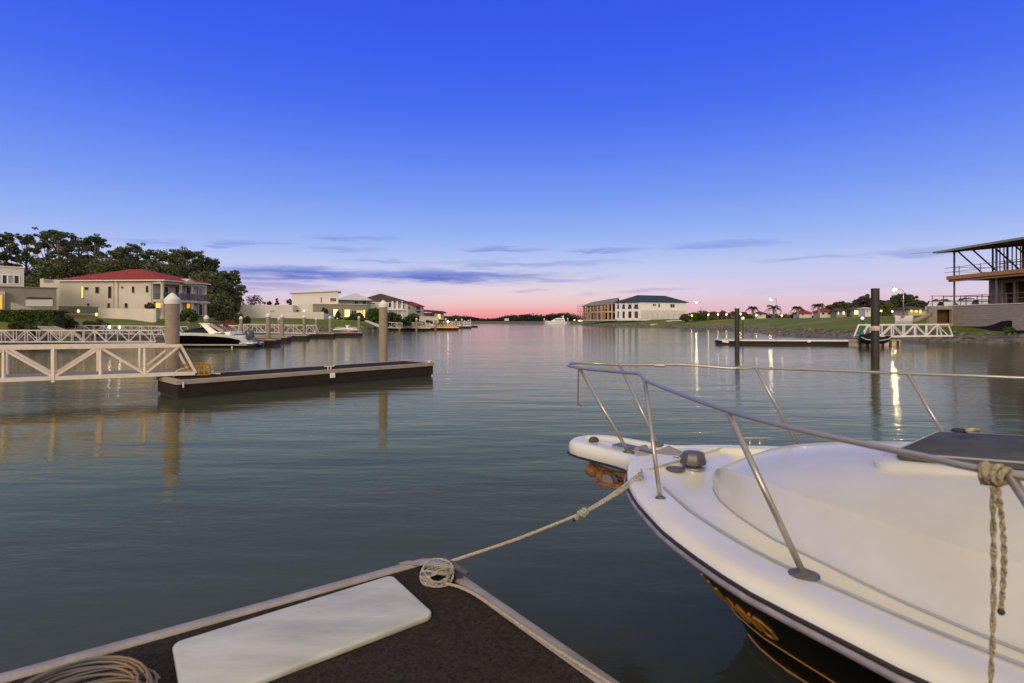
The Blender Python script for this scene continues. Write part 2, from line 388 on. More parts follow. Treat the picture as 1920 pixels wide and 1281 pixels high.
    # the afterglow of the set sun, behind the photographer
    glow = ramp([(-5, (.10,.07,.05)), (-.4, (.25,.16,.10)), (0, (1.4,.92,.58)), (4, (1.55,1.22,.86)), (10, (1.3,1.12,.88)), (20, (.98,.90,.76)), (40, (.80,.73,.60)), (65, (.82,.71,.53)), (90, lin(246,225,186))])
    col = mixc(mapr(Y, .12, -.55), col, glow)
    L.new(col, bg.inputs[0]); bg.inputs[1].default_value = SKY_STRENGTH
SKY_STRENGTH = 1.0
build_sky()
sun_d = bpy.data.lights.new('afterglow_sun', 'SUN'); sun_d.energy = 1.5; sun_d.angle = R(24); sun_d.color = (1.0,.83,.66)
sun = bpy.data.objects.new('afterglow_sun', sun_d); COL.objects.link(sun)
sd = Vector((.42, 1.0, -.42)).normalized()
sun.rotation_euler = Vector((0,0,-1)).rotation_difference(sd).to_euler()

# ------------------------------------------------------------------ water
def water_mat():
    m = bpy.data.materials.new('canal_water'); m.use_nodes = True; nt = m.node_tree; N = nt.nodes; L = nt.links
    for n in list(N):
        if n.type != 'OUTPUT_MATERIAL': N.remove(n)
    out = [n for n in N if n.type == 'OUTPUT_MATERIAL'][0]
    tc = N.new('ShaderNodeTexCoord'); geo = N.new('ShaderNodeNewGeometry')
    def noise(sc, st, rot, det):
        mp = N.new('ShaderNodeMapping'); mp.inputs['Scale'].default_value = st; mp.inputs['Rotation'].default_value = (0,0,R(rot))
        L.new(tc.outputs['Object'], mp.inputs['Vector'])
        n = N.new('ShaderNodeTexNoise'); n.inputs['Scale'].default_value = sc; n.inputs['Detail'].default_value = det; n.inputs['Roughness'].default_value = .5
        L.new(mp.outputs[0], n.inputs['Vector']); return n.outputs['Fac']
    def bump(h, dist, st, prev=None):
        b = N.new('ShaderNodeBump'); b.inputs['Distance'].default_value = dist
        if isinstance(st, float): b.inputs['Strength'].default_value = st
        else: L.new(st, b.inputs['Strength'])
        L.new(h, b.inputs['Height'])
        if prev is not None: L.new(prev, b.inputs['Normal'])
        return b.outputs['Normal']
    n1 = bump(noise(.55, (.55,1.7,1), 6, 3), .10, .30)
    calm = N.new('ShaderNodeMapRange'); calm.inputs[1].default_value = .38; calm.inputs[2].default_value = .62; calm.inputs[3].default_value = .16; calm.inputs[4].default_value = .55; L.new(noise(.045, (.5,1.6,1), 8, 3), calm.inputs[0])
    n2 = bump(noise(3.2, (.6,1.9,1), -7, 3), .020, calm.outputs[0], n1)
    n3 = bump(noise(11, (.8,1.8,1), 11, 2), .004, .45, n2)
    fr = N.new('ShaderNodeFresnel'); fr.inputs['IOR'].default_value = 1.54; L.new(n3, fr.inputs['Normal'])
    tint = N.new('ShaderNodeMix'); tint.data_type = 'RGBA'; tint.inputs[6].default_value = (1.0,.80,.22,1); tint.inputs[7].default_value = (.88,.89,.86,1)
    tr = N.new('ShaderNodeMapRange'); tr.inputs[1].default_value = .06; tr.inputs[2].default_value = .95; L.new(fr.outputs[0], tr.inputs[0]); L.new(tr.outputs[0], tint.inputs[0])
    gl = N.new('ShaderNodeBsdfGlossy'); gl.inputs['Roughness'].default_value = .075; L.new(tint.outputs[2], gl.inputs['Color']); L.new(n3, gl.inputs['Normal'])
    df = N.new('ShaderNodeBsdfDiffuse'); df.inputs['Color'].default_value = (.068,.077,.060,1); L.new(n1, df.inputs['Normal'])
    mx = N.new('ShaderNodeMixShader'); L.new(fr.outputs[0], mx.inputs[0]); L.new(df.outputs[0], mx.inputs[1]); L.new(gl.outputs[0], mx.inputs[2])
    L.new(mx.outputs[0], out.inputs['Surface'])
    return m
M['water'] = water_mat()
wm = MB().add([(-3000,-600,0),(3000,-600,0),(3000,5000,0),(-3000,5000,0)], [(0,1,2,3)])
struct('water', wm, M['water'], 'still grey green canal water with fine ripples and reflections')

# ------------------------------------------------------------------ banks
def resample(pts, step):
    out = []
    for a, b in zip(pts, pts[1:]):
        a, b = Vector(a), Vector(b); n = max(1, int((b-a).length/step))
        out += [a+(b-a)*i/n for i in range(n)]
    out.append(Vector(pts[-1]))
    for _ in range(3):                        # soften the corners
        out = [out[0]]+[(out[i-1]+out[i]*2+out[i+1])/4 for i in range(1, len(out)-1)]+[out[-1]]
    return out
def bank_rows(shore, side, prof, rng, jit=.0, step=2.5):
    p = resample(shore, step); rows = []
    for d, z, j in prof:
        row = []
        for i, q in enumerate(p):
            t = (p[min(i+1, len(p)-1)]-p[max(i-1, 0)]).normalized(); n = Vector((t.y, -t.x))*side
            k = q+n*(d+rng.uniform(-j, j)*1.0)
            row.append((k.x, k.y, z+rng.uniform(-j, j)*.35))
        rows.append(row)
    return p, rows
RIGHT = [(112,38),(60,42),(44.8,50),(41.2,60),(42.2,68),(43.2,76),(39.8,80),(40,87),(42.6,97),(49,119),(55.2,143),(55,165),(44,212),(33,262),(36,300),(60,330),(120,350)]
LEFT = [(-53,20),(-47.5,40),(-45,60),(-43,80),(-41,96),(-33,107),(-26.5,118),(-24,135),(-22,160),(-20,200),(-22,240),(-40,270),(-90,300)]
RK = [(-1.5,-.7,.0),(.1,.12,.15),(1.0,.45,.2),(2.0,.82,.1)]
GR = [(1.9,.79,.0),(5,1.35,.05),(11,2.1,.05),(16,2.75,.05),(22,2.95,.03),(40,2.95,.03)]
GRL = [(1.9,.79,.0),(5,1.8,.05),(9,2.3,.05),(16,2.6,.05),(22,2.75,.03),(40,2.8,.03)]
rng = random.Random(5)
def rocks(p, side, n, smin, smax, keep, rng):
    mb = MB()
    for _ in range(n):
        i = rng.randrange(len(p)-1); q = p[i]+(p[i+1]-p[i])*rng.random()
        if not keep(q): continue
        t = (p[i+1]-p[i]).normalized(); nn = Vector((t.y, -t.x))*side
        d = rng.uniform(-.2, 2.0); k = q+nn*d; z = d*.45+rng.uniform(-.05, .08); s = rng.uniform(smin, smax)
        m = len(mb.v); mb.ball((k.x, k.y, z), s, 6, 4, (rng.uniform(.7,1.3), rng.uniform(.7,1.3), rng.uniform(.45,.8)))
        for a in range(m, len(mb.v)):
            x, y, zz = mb.v[a]; mb.v[a] = (x+rng.uniform(-.2,.2)*s, y+rng.uniform(-.2,.2)*s, zz+rng.uniform(-.2,.2)*s)
    return mb
def make_bank(shore, side, lab, far):
    rg = random.Random(7)
    p, rows = bank_rows(shore, side, RK, rg); struct('rock_bank', MB().loft(rows), M['rock'], 'dark rock bank at the water edge on the '+lab)
    p, rows = bank_rows(shore, side, GR if side > 0 else GRL, rg); rows.append([(far, y+(y-130)*.6, 2.9) for x, y, z in rows[-1]])
    struct('lawn', MB().loft(rows), M['grass'], 'mown grass bank rising from the rocks on the '+lab)
    return p
pr = make_bank(RIGHT, 1, 'right shore', 420)
pl = make_bank(LEFT, -1, 'left shore', -420)
k = rocks(pr, 1, 2600, .16, .42, lambda q: 40 < q.y < 130 and q.x < 66, rng)
struct('loose_rocks', k, M['rock'], 'tumbled grey boulders along the right shore', kind='stuff')
k = rocks(pr, 1, 900, .3, .6, lambda q: q.y >= 130, rng)
struct('loose_rocks', k, M['rock'], 'distant boulders below the blue roofed house', kind='stuff')
k = rocks(pl, -1, 1500, .2, .5, lambda q: q.y > 50, rng)
struct('loose_rocks', k, M['rock'], 'dark boulders edging the left shore lawns', kind='stuff')
# far shore
fb = MB(); prof = [(470,-.5),(474,.25),(480,1.0),(498,1.85),(560,2.2),(900,2.6)]
fb.loft([[(x, y+6*math.sin(x*.021)+3*math.sin(x*.07), z) for x in range(-900, 901, 12)] for y, z in prof])
struct('far_shore', fb, M['far_grass'], 'low grassy far shore closing the canal')
fr = random.Random(9); ff = MB()
for i in range(430):
    x = fr.uniform(-420, 420); y = fr.uniform(590, 700); h = 5+2.6*math.sin(x*.045)+1.8*math.sin(x*.11+1)+fr.uniform(-1,1.2)
    ff.leaves((x, y, 2+h*.5), (11, 7, max(2.5, h*.62)), 150, 1.9, fr, .2)
struct('distant_forest', ff, M['leaf_far'], 'dark strip of forest along the far shore', kind='stuff')
# ------------------------------------------------------------------ the near dock
C0 = Vector((-.50,3.70)); E1 = Vector((.806,.592)); E2 = Vector((-.592,.806)); DZ = .49
def dk(a, b, z=DZ):                            # a metres left along the far edge, b metres back along the right edge
    p = C0-E1*a-E2*b; return Vector((p.x, p.y, z))
dock = thing('floating_dock', 'dark carpeted floating dock with pale rounded edge in the foreground', 'dock', dk(2,2,0))
def corner(r, inset, n=7):                     # outline of the visible corner with a rounded nose
    c = inset; pts = [dk(8,c)]
    for i in range(n+1):
        t = math.pi/2*i/n; pts.append(dk(c+r-r*math.sin(t), c+r-r*math.cos(t)))
    pts.append(dk(c,9)); return pts
obj('deck_carpet', MB().prism([v.xy for v in corner(.06,.085)]+[dk(8,9).xy], .40, .482), M['carpet'], dock)
rings = []
for a, z in ((.085,.40),(.085,.487),(.075,.497),(.02,.497),(.004,.482),(0,.46),(0,.36)):
    rings.append([(p.x, p.y, z) for p in corner(.14-a*.9, a)])
obj('dock_edge', MB().loft(rings[::-1]), M['kerb'], dock, smooth=True, auto=50)
obj('float', MB().prism([v.xy for v in corner(.1,.03)]+[dk(8,9).xy], -.35, .36), M['fascia'], dock)
cl = MB(); cc = dk(.06,.36,.512); cl.box(cc, (.10,.05,.03), math.atan2(E2.y,E2.x)); cl.tube([cc+Vector((*(-E2*.14),.045)), cc+Vector((*(-E2*.06),.04)), cc+Vector((*(E2*.06),.04)), cc+Vector((*(E2*.14),.045))], [.012,.018,.018,.012], 10)
obj('cleat', cl, M['steel_dull'], dock, smooth=True, auto=40)
cp = MB()
cp.slab([dk(.20,.012,.503), dk(.02,.16,.503), dk(.02,.26,.503), dk(.26,.012,.503)], .004)
obj('corner_plate', cp, M['kerb'], dock)

# white fender board lying on the carpet
bd = thing('fender_board', 'long white plastic board lying flat on the near dock carpet', 'board', (-1.1,2.85,.483))
u, w_ = Vector((.773,.634)), Vector((.570,-.822)); c = Vector((-.706,3.356)); ring = []
def board_ring(ins, z):
    r = .045; Lx, Ly = 1.125, .545; pts = []
    for cxx, cyy, a0 in ((r,r,180),(Lx-r,r,270),(Lx-r,Ly-r,0),(r,Ly-r,90)):
        for i in range(6):
            t = R(a0+18*i); pts.append((cxx+(r-ins)*math.cos(t), cyy+(r-ins)*math.sin(t)))
    return [(*(c-u*a+w_*b), z) for a, b in pts]
mb = MB().loft([board_ring(.004,.484), board_ring(0,.489), board_ring(0,.506), board_ring(.004,.512), board_ring(.012,.514)], cap=True, closed=True)
obj('panel', mb, M['board'], bd, smooth=True, auto=50)
gv = MB()
for k in range(3):
    b0 = .14+.13*k; gv.slab([(*(c-u*.06+w_*b0),.5145), (*(c-u*1.07+w_*b0),.5145), (*(c-u*1.07+w_*(b0+.006)),.5145), (*(c-u*.06+w_*(b0+.006)),.5145)], .0012)
obj('moulded_rib', gv, M['board'], bd)

def coil(mb, c, r0, turns, rr_, wob, rng, sq=1.0, rz=0.0, lift=.5, n=26, tilt=0.0):
    pts = []; k = turns*n; ph = [rng.uniform(0,6) for _ in range(4)]
    for i in range(k+1):
        t = 2*math.pi*i/n; q = i/k
        r = r0*(1+wob*math.sin(1.37*t+ph[0])+wob*.7*math.sin(.61*t+ph[1]))
        x, y = r*math.cos(t), r*sq*math.sin(t); ca, sa = math.cos(rz), math.sin(rz)
        z = rr_+lift*r0*(.5+.5*math.sin(.83*t+ph[2]))*q+tilt*y
        pts.append(Vector(c)+Vector((x*ca-y*sa, x*sa+y*ca, max(rr_, z))))
    mb.tube(pts, rr_, 7); return mb
rg = random.Random(3)
rc = MB(); cpos = Vector((-.437,3.33,.483))
for j in range(13):
    r = rg.uniform(.066,.098); q = Matrix.Rotation(rg.uniform(-.55,.75), 3, 'X') @ Matrix.Rotation(rg.uniform(-.4,.4), 3, 'Y'); cz = rg.uniform(.012,.055); ph = rg.uniform(0,6)
    pts = []
    for i in range(30):
        t = 2*math.pi*i/30; v = q @ Vector((r*math.cos(t)*(1+.06*math.sin(2*t+ph)), r*math.sin(t), .006*math.sin(3*t+ph))); v.z = max(.007, v.z+cz); pts.append(cpos+v+Vector((rg.uniform(-.002,.002),0,0)))
    rc.tube(pts, .0062, 7, closed=True)
o = obj('rope_coil', rc, M['rope_white'], None, smooth=True); tag(o, 'tight coil of white rope on the dock corner by the cleat', 'rope coil')
cb = MB(); cpos = Vector((-1.68,2.17,.483))
for j in range(6): coil(cb, cpos+Vector((rg.uniform(-.03,.03), rg.uniform(-.02,.02), .012*j)), .25+.022*rg.uniform(-1,1), 2, .0055, .05, rg, sq=.72+.05*j, rz=.55+.06*j, lift=.10, tilt=.02+.015*j)
o = obj('cable_coil', cb, M['cable'], None, smooth=True); tag(o, 'loose coil of grey cable on the carpet left of the white board', 'cable coil')

def sag(a, b, s, n=18): return [a+(b-a)*t+Vector((0,0,-s*4*t*(1-t))) for t in (i/n for i in range(n+1))]
# ------------------------------------------------------------------ the near boat (frame: s aft, t to starboard)
BO = Vector((1.875,3.248)); BA = Vector((.661,-.750)); BT = Vector((.750,.661))
def B(s, t, z): p = BO+BA*s+BT*t; return Vector((p.x, p.y, z))
def interp(tab, x):
    if x <= tab[0][0]: return tab[0][1]
    for (a, b), (c_, d) in zip(tab, tab[1:]):
        if x <= c_:
            return b+(d-b)*(x-a)/(c_-a)
    return tab[-1][1]
def smooth_tab(tab, x):
    return (interp(tab, x-.05)+interp(tab, x)*2+interp(tab, x+.05))/4 if x > tab[0][0]+.06 else interp(tab, x)
GB = [(-1.22,.28),(-1.195,.38),(-1.15,.465),(-1.07,.575),(-.98,.685),(-.895,.782),(-.713,.951),(-.38,1.207),(-.17,1.328),(.04,1.433),(.21,1.503),(.5,1.576),(.71,1.632),(1.2,1.70),(2,1.75),(3.5,1.76),(6.2,1.68)]
ST = [(-1.22,.90),(-1.17,.84),(-.95,.62),(-.75,.40),(-.63,.20),(-.56,0.0),(-.45,-.18),(-.2,-.33),(.4,-.42),(2,-.5),(6.2,-.5)]
PW = [(-1.22,1.1),(-.5,1.26),(.2,1.2),(1.0,.95),(2.0,.6),(3.5,.42),(6.2,.36)]
GZ = .985
stations = [-1.22,-1.21,-1.195,-1.17,-1.13,-1.08,-1.0,-.9,-.8,-.7,-.6,-.5,-.38,-.25,-.1,.05,.2,.35,.5,.7,.95,1.25,1.6,2.0,2.6,3.4,4.4,5.4,6.2]
gb = lambda s: smooth_tab(GB, s)
boat = thing('motor_cruiser', 'white decked motor cruiser with black hull moored at the near dock', 'motor boat', B(2.4,0,0))
hb = lambda s, z: gb(s)*max(0, (z-interp(ST, s))/(GZ-interp(ST, s)))**interp(PW, s)
rings = []
for s in stations:
    k = interp(ST, s); half = [(hb(s, k+(GZ-k)*f), k+(GZ-k)*f) for f in (1,.93,.85,.75,.65,.55,.45,.35,.25,.16,.08,.02,0)]
    rings.append([B(s,-b,z) for b, z in half]+[B(s,b,z) for b, z in half[::-1][1:]])
hm = MB().loft(rings); hm.f.append(tuple(range((len(stations)-1)*25, len(stations)*25)))
obj('hull', hm, M['hull'], boat, smooth=True, auto=60)
def hull_line(z, s0, s1, out, n=40): return [B(s, -hb(s, z(s))-out, z(s)) for s in (s0+(s1-s0)*i/n for i in range(n+1))]
g = MB(); g.tube(hull_line(lambda s: .335+.015*s, -.62, 6, .003, 60), .0045, 6)
obj('pinstripe', g, M['gold'], boat)
g = MB(); g.tube(hull_line(lambda s: .045, -.5, 6, .002, 60), .009, 6); obj('boot_stripe', g, M['gold'], boat)
# gold lettering laid along the flare, letter by letter, from strokes
LET = {'A': [[(0,0),(.5,1),(1,0)],[(.2,.4),(.8,.4)]], 'N': [[(0,0),(0,1),(1,0),(1,1)]], 'D': [[(0,0),(0,1),(.55,1),(1,.75),(1,.25),(.55,0),(0,0)]], 'I': [[(.5,0),(.5,1)]],
       'S': [[(1,.85),(.7,1),(.2,1),(0,.78),(.2,.55),(.8,.45),(1,.22),(.8,0),(.2,0),(0,.15)]], 'L': [[(0,1),(0,0),(.9,0)]], 'U': [[(0,1),(0,.2),(.3,0),(.7,0),(1,.2),(1,1)]]}
g = MB()
def hp(s, zz): return B(s, -hb(s, zz)-.004, zz)
sx = -.52
for ch in 'IIIAND':
    wd = .04 if ch == 'I' else .078
    for st_ in LET[ch]:
        dense = []
        for (a, b), (c_, d) in zip(st_, st_[1:]):
            dense += [(a+(c_-a)*i/4, b+(d-b)*i/4) for i in range(4)]
        dense.append(st_[-1])
        g.tube([hp(sx+a*wd+.03*b, .45+.16*b) for a, b in dense], .0085, 6)
    sx += wd+.03
obj('bow_lettering', g, M['gold'], boat)
rub = lambda out, z: [B(s,-gb(s)-out,z) for s in stations[::-1]]+[B(s,gb(s)+out,z) for s in stations]
obj('rub_rail', MB().tube(rub(.001,.991), .0095, 8), M['rub_dark'], boat, smooth=True)
obj('rub_rail_insert', MB().tube(rub(.006,.971), .015, 8), M['rub_metal'], boat, smooth=True)
# moulded deck: rounded bulwark, waterway, side deck
def deck_z(s): return 1.0+.012*max(0, -s)
rings = []
for s in stations:
    b = gb(s); q = min(1, b/.75); li = .05*max(0, min(1, (-.78-s)/.28)); half = [(b,.988),(b-.002,1.002),(b-.012*q,1.016),(b-.035*q,1.029),(b-.075*q,1.037),(b-.13*q,1.040),(b-.20*q,1.039),(b-.25*q,1.034),(b-.262*q,1.026+.006*li/.05),(b-.285*q,.994+li*.75),(b-.297*q,.983+li),(b-.33*q,.978+li)]
    for f in (.85,.6,.3,0): half.append(((b-.33*q)*f, .978+li+(.02-li*.3)*(1-f)))
    half = [(x, z+.012*max(0,-s)) for x, z in half]
    rings.append([B(s,-x,z) for x, z in half]+[B(s,x,z) for x, z in half[::-1][1:]])
dm = MB().loft(rings)
obj('deck', dm, M['gelcoat'], boat, smooth=True, auto=70)
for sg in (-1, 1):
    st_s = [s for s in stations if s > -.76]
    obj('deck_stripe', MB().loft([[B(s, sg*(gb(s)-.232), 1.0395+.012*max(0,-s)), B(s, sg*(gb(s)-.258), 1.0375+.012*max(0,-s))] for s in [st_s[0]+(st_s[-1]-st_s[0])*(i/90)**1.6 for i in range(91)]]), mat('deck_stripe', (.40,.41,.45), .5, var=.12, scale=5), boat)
# raised trunk cabin
TB = [(-.74,.0),(-.72,.12),(-.68,.22),(-.62,.314),(-.54,.43),(-.455,.54),(-.25,.71),(-.01,.87),(.3,1.0),(.545,1.11),(.82,1.19),(1.5,1.32),(3,1.4),(6,1.4)]
TH = [(-.74,.0),(-.70,.05),(-.6,.125),(-.4,.225),(0,.32),(.6,.405),(1.2,.48),(2.2,.54),(6,.52)]
SH = [(-.74,.0),(-.70,.035),(-.64,.085),(-.56,.13),(-.45,.175),(-.2,.208),(.2,.214),(.8,.22),(6,.23)]
ts = [-.74,-.73,-.715,-.69,-.66,-.62,-.57,-.51,-.44,-.35,-.25,-.13,0,.15,.3,.45,.6,.8,1.0,1.25,1.5,1.8,2.2,2.8,3.6,4.6]
def trunk_z(s, f):                             # f: 0 centre .. 1 foot
    h, sh = interp(TH, s), interp(SH, s); e = 1-f
    if e < .13:
        q = e/.13; return .980+.012*max(0,-s)+min(sh, h)*(.75*q+.25*(1-(1-q)**2))
    q = (e-.13)/.87; return .980+.012*max(0,-s)+min(sh, h)+(max(h, sh)-sh)*math.sin(q*math.pi/2)
rings = []; FR = [1,.985,.965,.94,.91,.885,.87,.855,.82,.75,.65,.5,.35,.2,0]
for s in ts:
    b = smooth_tab(TB, s); half = [(b*f, trunk_z(s, f)) for f in FR]
    rings.append([B(s,-x,z) for x, z in half]+[B(s,x,z) for x, z in half[::-1][1:]])
obj('trunk_cabin', MB().loft(rings), M['gel_grey'], boat, smooth=True, auto=24)
g = MB(); g.tube([B(s,-smooth_tab(TB,s)-.004,.983+.012*max(0,-s)) for s in ts], .006, 6); g.tube([B(s,smooth_tab(TB,s)+.004,.983+.012*max(0,-s)) for s in ts], .006, 6)
obj('cabin_seam', g, mat('seam', (.36,.36,.38), .5), boat, smooth=True)
# hatch with dark tinted lid on the cabin top
def tz(s, t): b = smooth_tab(TB, s); return trunk_z(s, min(1, abs(t)/b))
def hatch_ring(s0, s1, t0, t1, off, r, n=5):
    pts = []
    for cs, ct, a0 in ((s0+r,t0+r,180),(s1-r,t0+r,270),(s1-r,t1-r,0),(s0+r,t1-r,90)):
        for i in range(n): a = R(a0+90*i/(n-1)); pts.append((cs+r*math.cos(a), ct+r*math.sin(a)))
    return [B(s, t, tz(s, t)+off) for s, t in pts]
fr_ = obj('hatch_frame', MB().loft([hatch_ring(.27,2.4,-.47,.52,-.01,.10), hatch_ring(.275,2.39,-.465,.515,.02,.10), hatch_ring(.30,2.36,-.44,.49,.032,.09)], cap=True, closed=True), M['gel_grey'], boat, smooth=True, auto=40)
lid = obj('hatch_lid', MB().loft([hatch_ring(.36,2.3,-.40,.46,.030,.06), hatch_ring(.36,2.3,-.40,.46,.052,.06), hatch_ring(.375,2.28,-.385,.445,.060,.05)], cap=True, closed=True), M['tint'], fr_, smooth=True, auto=40)
obj('lid_rim', MB().tube(hatch_ring(.362,2.3,-.40,.46,.058,.06), .005, 6, closed=True), mat('seal', (.35,.34,.36), .5), fr_, smooth=True)
obj('hatch_latch', MB().lathe(B(.50,.20,tz(.5,.2)+.058), [(.036,0),(.036,.008),(.026,.016),(.01,.018)], 16), M['rub_dark'], fr_, smooth=True, auto=40)
sp = MB(); sp.tube([B(.56,.33,tz(.56,.33)+.066), B(.53,.27,tz(.53,.27)+.068), B(.555,.21,tz(.555,.21)+.068), B(.545,.14,tz(.545,.14)+.066)], .011, 8)
o = obj('hatch_strap', sp, mat('strap', (.50,.40,.20), .7, var=.2, scale=40), fr_, smooth=True)
# bow pulpit platform
PO = [(-.98,.64),(-1.07,.545),(-1.14,.46),(-1.19,.385),(-1.24,.325),(-1.31,.287),(-1.42,.266),(-1.6,.255),(-1.78,.245),(-1.88,.222),(-1.945,.180),(-1.985,.115),(-2.0,.045)]
def pul(ins, z): 
    h = [(s, max(.01, t-ins)) for s, t in PO]; h = [(s+(ins*.9 if t < .2 else 0), t) for s, t in h]
    return [B(s,-t,z) for s, t in h]+[B(s,t,z) for s, t in h[::-1]]
mb = MB().loft([pul(.03,.935), pul(.012,.94), pul(.0,.953), pul(.0,1.005), pul(.006,1.032), pul(.022,1.049), pul(.05,1.054), pul(.08,1.052), pul(.095,1.042), pul(.10,1.038)], cap=True, closed=True)
obj('bow_platform', mb, M['gelcoat'], boat, smooth=True, auto=75)
obj('platform_trim', MB().tube(pul(-.003,.948), .009, 8), M['rub_dark'], boat, smooth=True)
g = MB(); g.prism([B(-1.62,-.035,0).xy, B(-1.62,.075,0).xy, B(-1.05,.06,0).xy, B(-1.05,-.06,0).xy], 1.030, 1.043)
obj('anchor_slot', g, M['smoke'], boat)
g = MB(); g.lathe(B(-1.80,-.04,1.040), [(.04,0),(.042,.012),(.03,.03),(.012,.036)], 14); obj('nav_lamp', g, M['tint'], boat, smooth=True, auto=40)
# windlass, filler cap, rollers, chain
wl = obj('windlass', MB().lathe(B(-.877,-.10,1.018), [(.06,0),(.064,.007),(.05,.014),(.045,.026),(.088,.03),(.09,.04),(.074,.092),(.066,.104),(.04,.109),(.0,.111)], 8), M['smoke'], boat, smooth=True, auto=30)
obj('base_ring', MB().lathe(B(-.877,-.10,1.014), [(.078,0),(.078,.010),(.066,.014)], 20), M['steel'], wl, smooth=True, auto=40)
obj('filler_cap', MB().lathe(B(-.918,-.253,1.022), [(.062,0),(.062,.008),(.05,.013),(0,.014)], 20), M['steel_dull'], boat, smooth=True, auto=40)
g = MB(); g.bar(B(-1.42,.0,1.04), B(-1.12,.02,1.045), .035, .02); g.slab([B(-1.22,-.06,1.055),B(-1.06,-.01,1.04),B(-1.06,.09,1.06),B(-1.2,.10,1.085)], .012)
g.tube([B(-1.38,-.05,1.045), B(-1.38,.07,1.045)], .022, 10)
obj('anchor_roller', g, M['steel'], boat, smooth=True, auto=40)
g = MB(); rg = random.Random(11)
for i in range(11):
    p = B(-1.10+.016*i, -.03+.004*i+rg.uniform(-.012,.012), 1.028+rg.uniform(0,.012)); q = p+Vector((rg.uniform(-.02,.02), rg.uniform(-.02,.02), .004)); g.tube([p, q], .008, 6)
obj('chain', g, M['steel_dull'], boat)
def cleat_mb(s, t, z, ang, k=1.0):
    g = MB(); c = B(s,t,z); d = (BA*math.cos(ang)+BT*math.sin(ang)); d = Vector((d.x, d.y, 0))
    for q in (-.035,.035): g.lathe(c+d*q*k, [(.013*k,0),(.009*k,.015),(.009*k,.035)], 10)
    g.tube([c+d*-.11*k+Vector((0,0,.042)), c+d*-.05*k+Vector((0,0,.04)), c+d*.05*k+Vector((0,0,.04)), c+d*.11*k+Vector((0,0,.042))], [.006*k,.011*k,.011*k,.006*k], 10); return g
obj('cleat', cleat_mb(-.87,-.69,1.045,2.2,.8), M['steel'], boat, smooth=True, auto=50)
obj('cleat', cleat_mb(-.885,.80,1.05,.85,1.1), M['steel'], boat, smooth=True, auto=50)
# stainless bow rail
def crv(pts, n=5):                              # a smooth curve through points
    out = []; P = [Vector(p) for p in pts]
    for i in range(len(P)-1):
        a = P[max(i-1,0)]; b, c_ = P[i], P[i+1]; d = P[min(i+2, len(P)-1)]
        for k in range(n):
            t = k/n; out.append(.5*((2*b)+(c_-a)*t+(2*a-5*b+4*c_-d)*t*t+(3*b-a-3*c_+d)*t**3))
    out.append(P[-1]); return out
half = [(6.0,1.70,1.62),(4,1.78,1.62),(2,1.76,1.62),(1.3,1.73,1.62),(.9,1.68,1.62),(.75,1.62,1.62),(.37,1.49,1.622),(0,1.295,1.625),(-.4,1.03,1.637),(-.75,.765,1.645),(-.84,.70,1.652),(-.90,.655,1.668),(-.935,.625,1.675),(-1.0,.59,1.672),(-1.3,.455,1.658),(-1.6,.32,1.645),(-1.767,.247,1.640),(-1.9,.20,1.642),(-1.98,.15,1.645),(-2.03,.08,1.648),(-2.045,0,1.65)]
near = [B(s,-t,z) for s, t, z in half]; far_ = [B(s,t,z-(.03 if -1.2 < s < -.85 else 0)) for s, t, z in half[::-1][1:]]
rail = obj('bow_rail', MB().tube(crv(near+far_, 4), .0105, 12), M['steel'], boat, smooth=True)
for nm, s in (('rail_joint',-1.5),('rail_joint',-.62)):
    t = interp([(a, b) for a, b, c_ in half[::-1]], s); t2 = interp([(a, b) for a, b, c_ in half[::-1]], s+.07); z = 1.645
    obj(nm, MB().tube([B(s,t,z), B(s+.07,t2,z)], .0135, 12), M['steel'], rail, smooth=True, auto=40)
for sg in (-1, 1):
    for (s1,t1,z1,s0,t0,z0) in ((-1.767,.247,1.64,-1.348,.185,1.052),(-.837,.705,1.652,-.588,.912,1.036),(0,1.295,1.625,.305,1.29,1.038),(.95,1.69,1.62,1.25,1.60,1.038),(2.2,1.765,1.62,2.45,1.66,1.038)):
        a, b = B(s1,sg*t1,z1), B(s0,sg*t0,z0)
        st_ = obj('stanchion', MB().tube([a, b], .0125, 12), M['steel'], boat, smooth=True)
        k = 1.3 if s1 == 0 else 1.0
        obj('stanchion_base', MB().lathe(b+Vector((0,0,-.002)), [(.043*k,0),(.043*k,.006),(.03*k,.012),(.018,.022)], 18), M['steel_dull'], st_, smooth=True, auto=40)
# unseen superstructure further aft, added to block glow from the trunk cabin
g = MB(); g.loft([[B(2.7,-1.25,1.2),B(2.75,-1.25,1.62),B(2.75,1.25,1.62),B(2.7,1.25,1.2)],[B(5.6,-1.3,1.0),B(5.6,-1.3,1.7),B(5.6,1.3,1.7),B(5.6,1.3,1.0)]], cap=True, closed=True); wh = obj('unseen_wheelhouse', g, M['gelcoat'], boat)
g = MB(); g.loft([[B(2.8,-1.2,1.62),B(3.5,-1.1,2.35),B(3.5,1.1,2.35),B(2.8,1.2,1.62)],[B(3.0,-1.2,1.62),B(3.6,-1.1,2.35),B(3.6,1.1,2.35),B(3.0,1.2,1.62)]], cap=True, closed=True); obj('windscreen', g, M['glass'], wh)
obj('unseen_hardtop', MB().slab([B(3.3,-1.2,2.5),B(5.6,-1.25,2.5),B(5.6,1.25,2.5),B(3.3,1.2,2.5)], .12), M['gelcoat'], wh)
for t_, s_ in ((-1.15,5.4),(1.15,5.4)): obj('post', MB().bar(B(s_,t_,1.7), B(s_,t_,2.4), .07), M['steel'], wh)
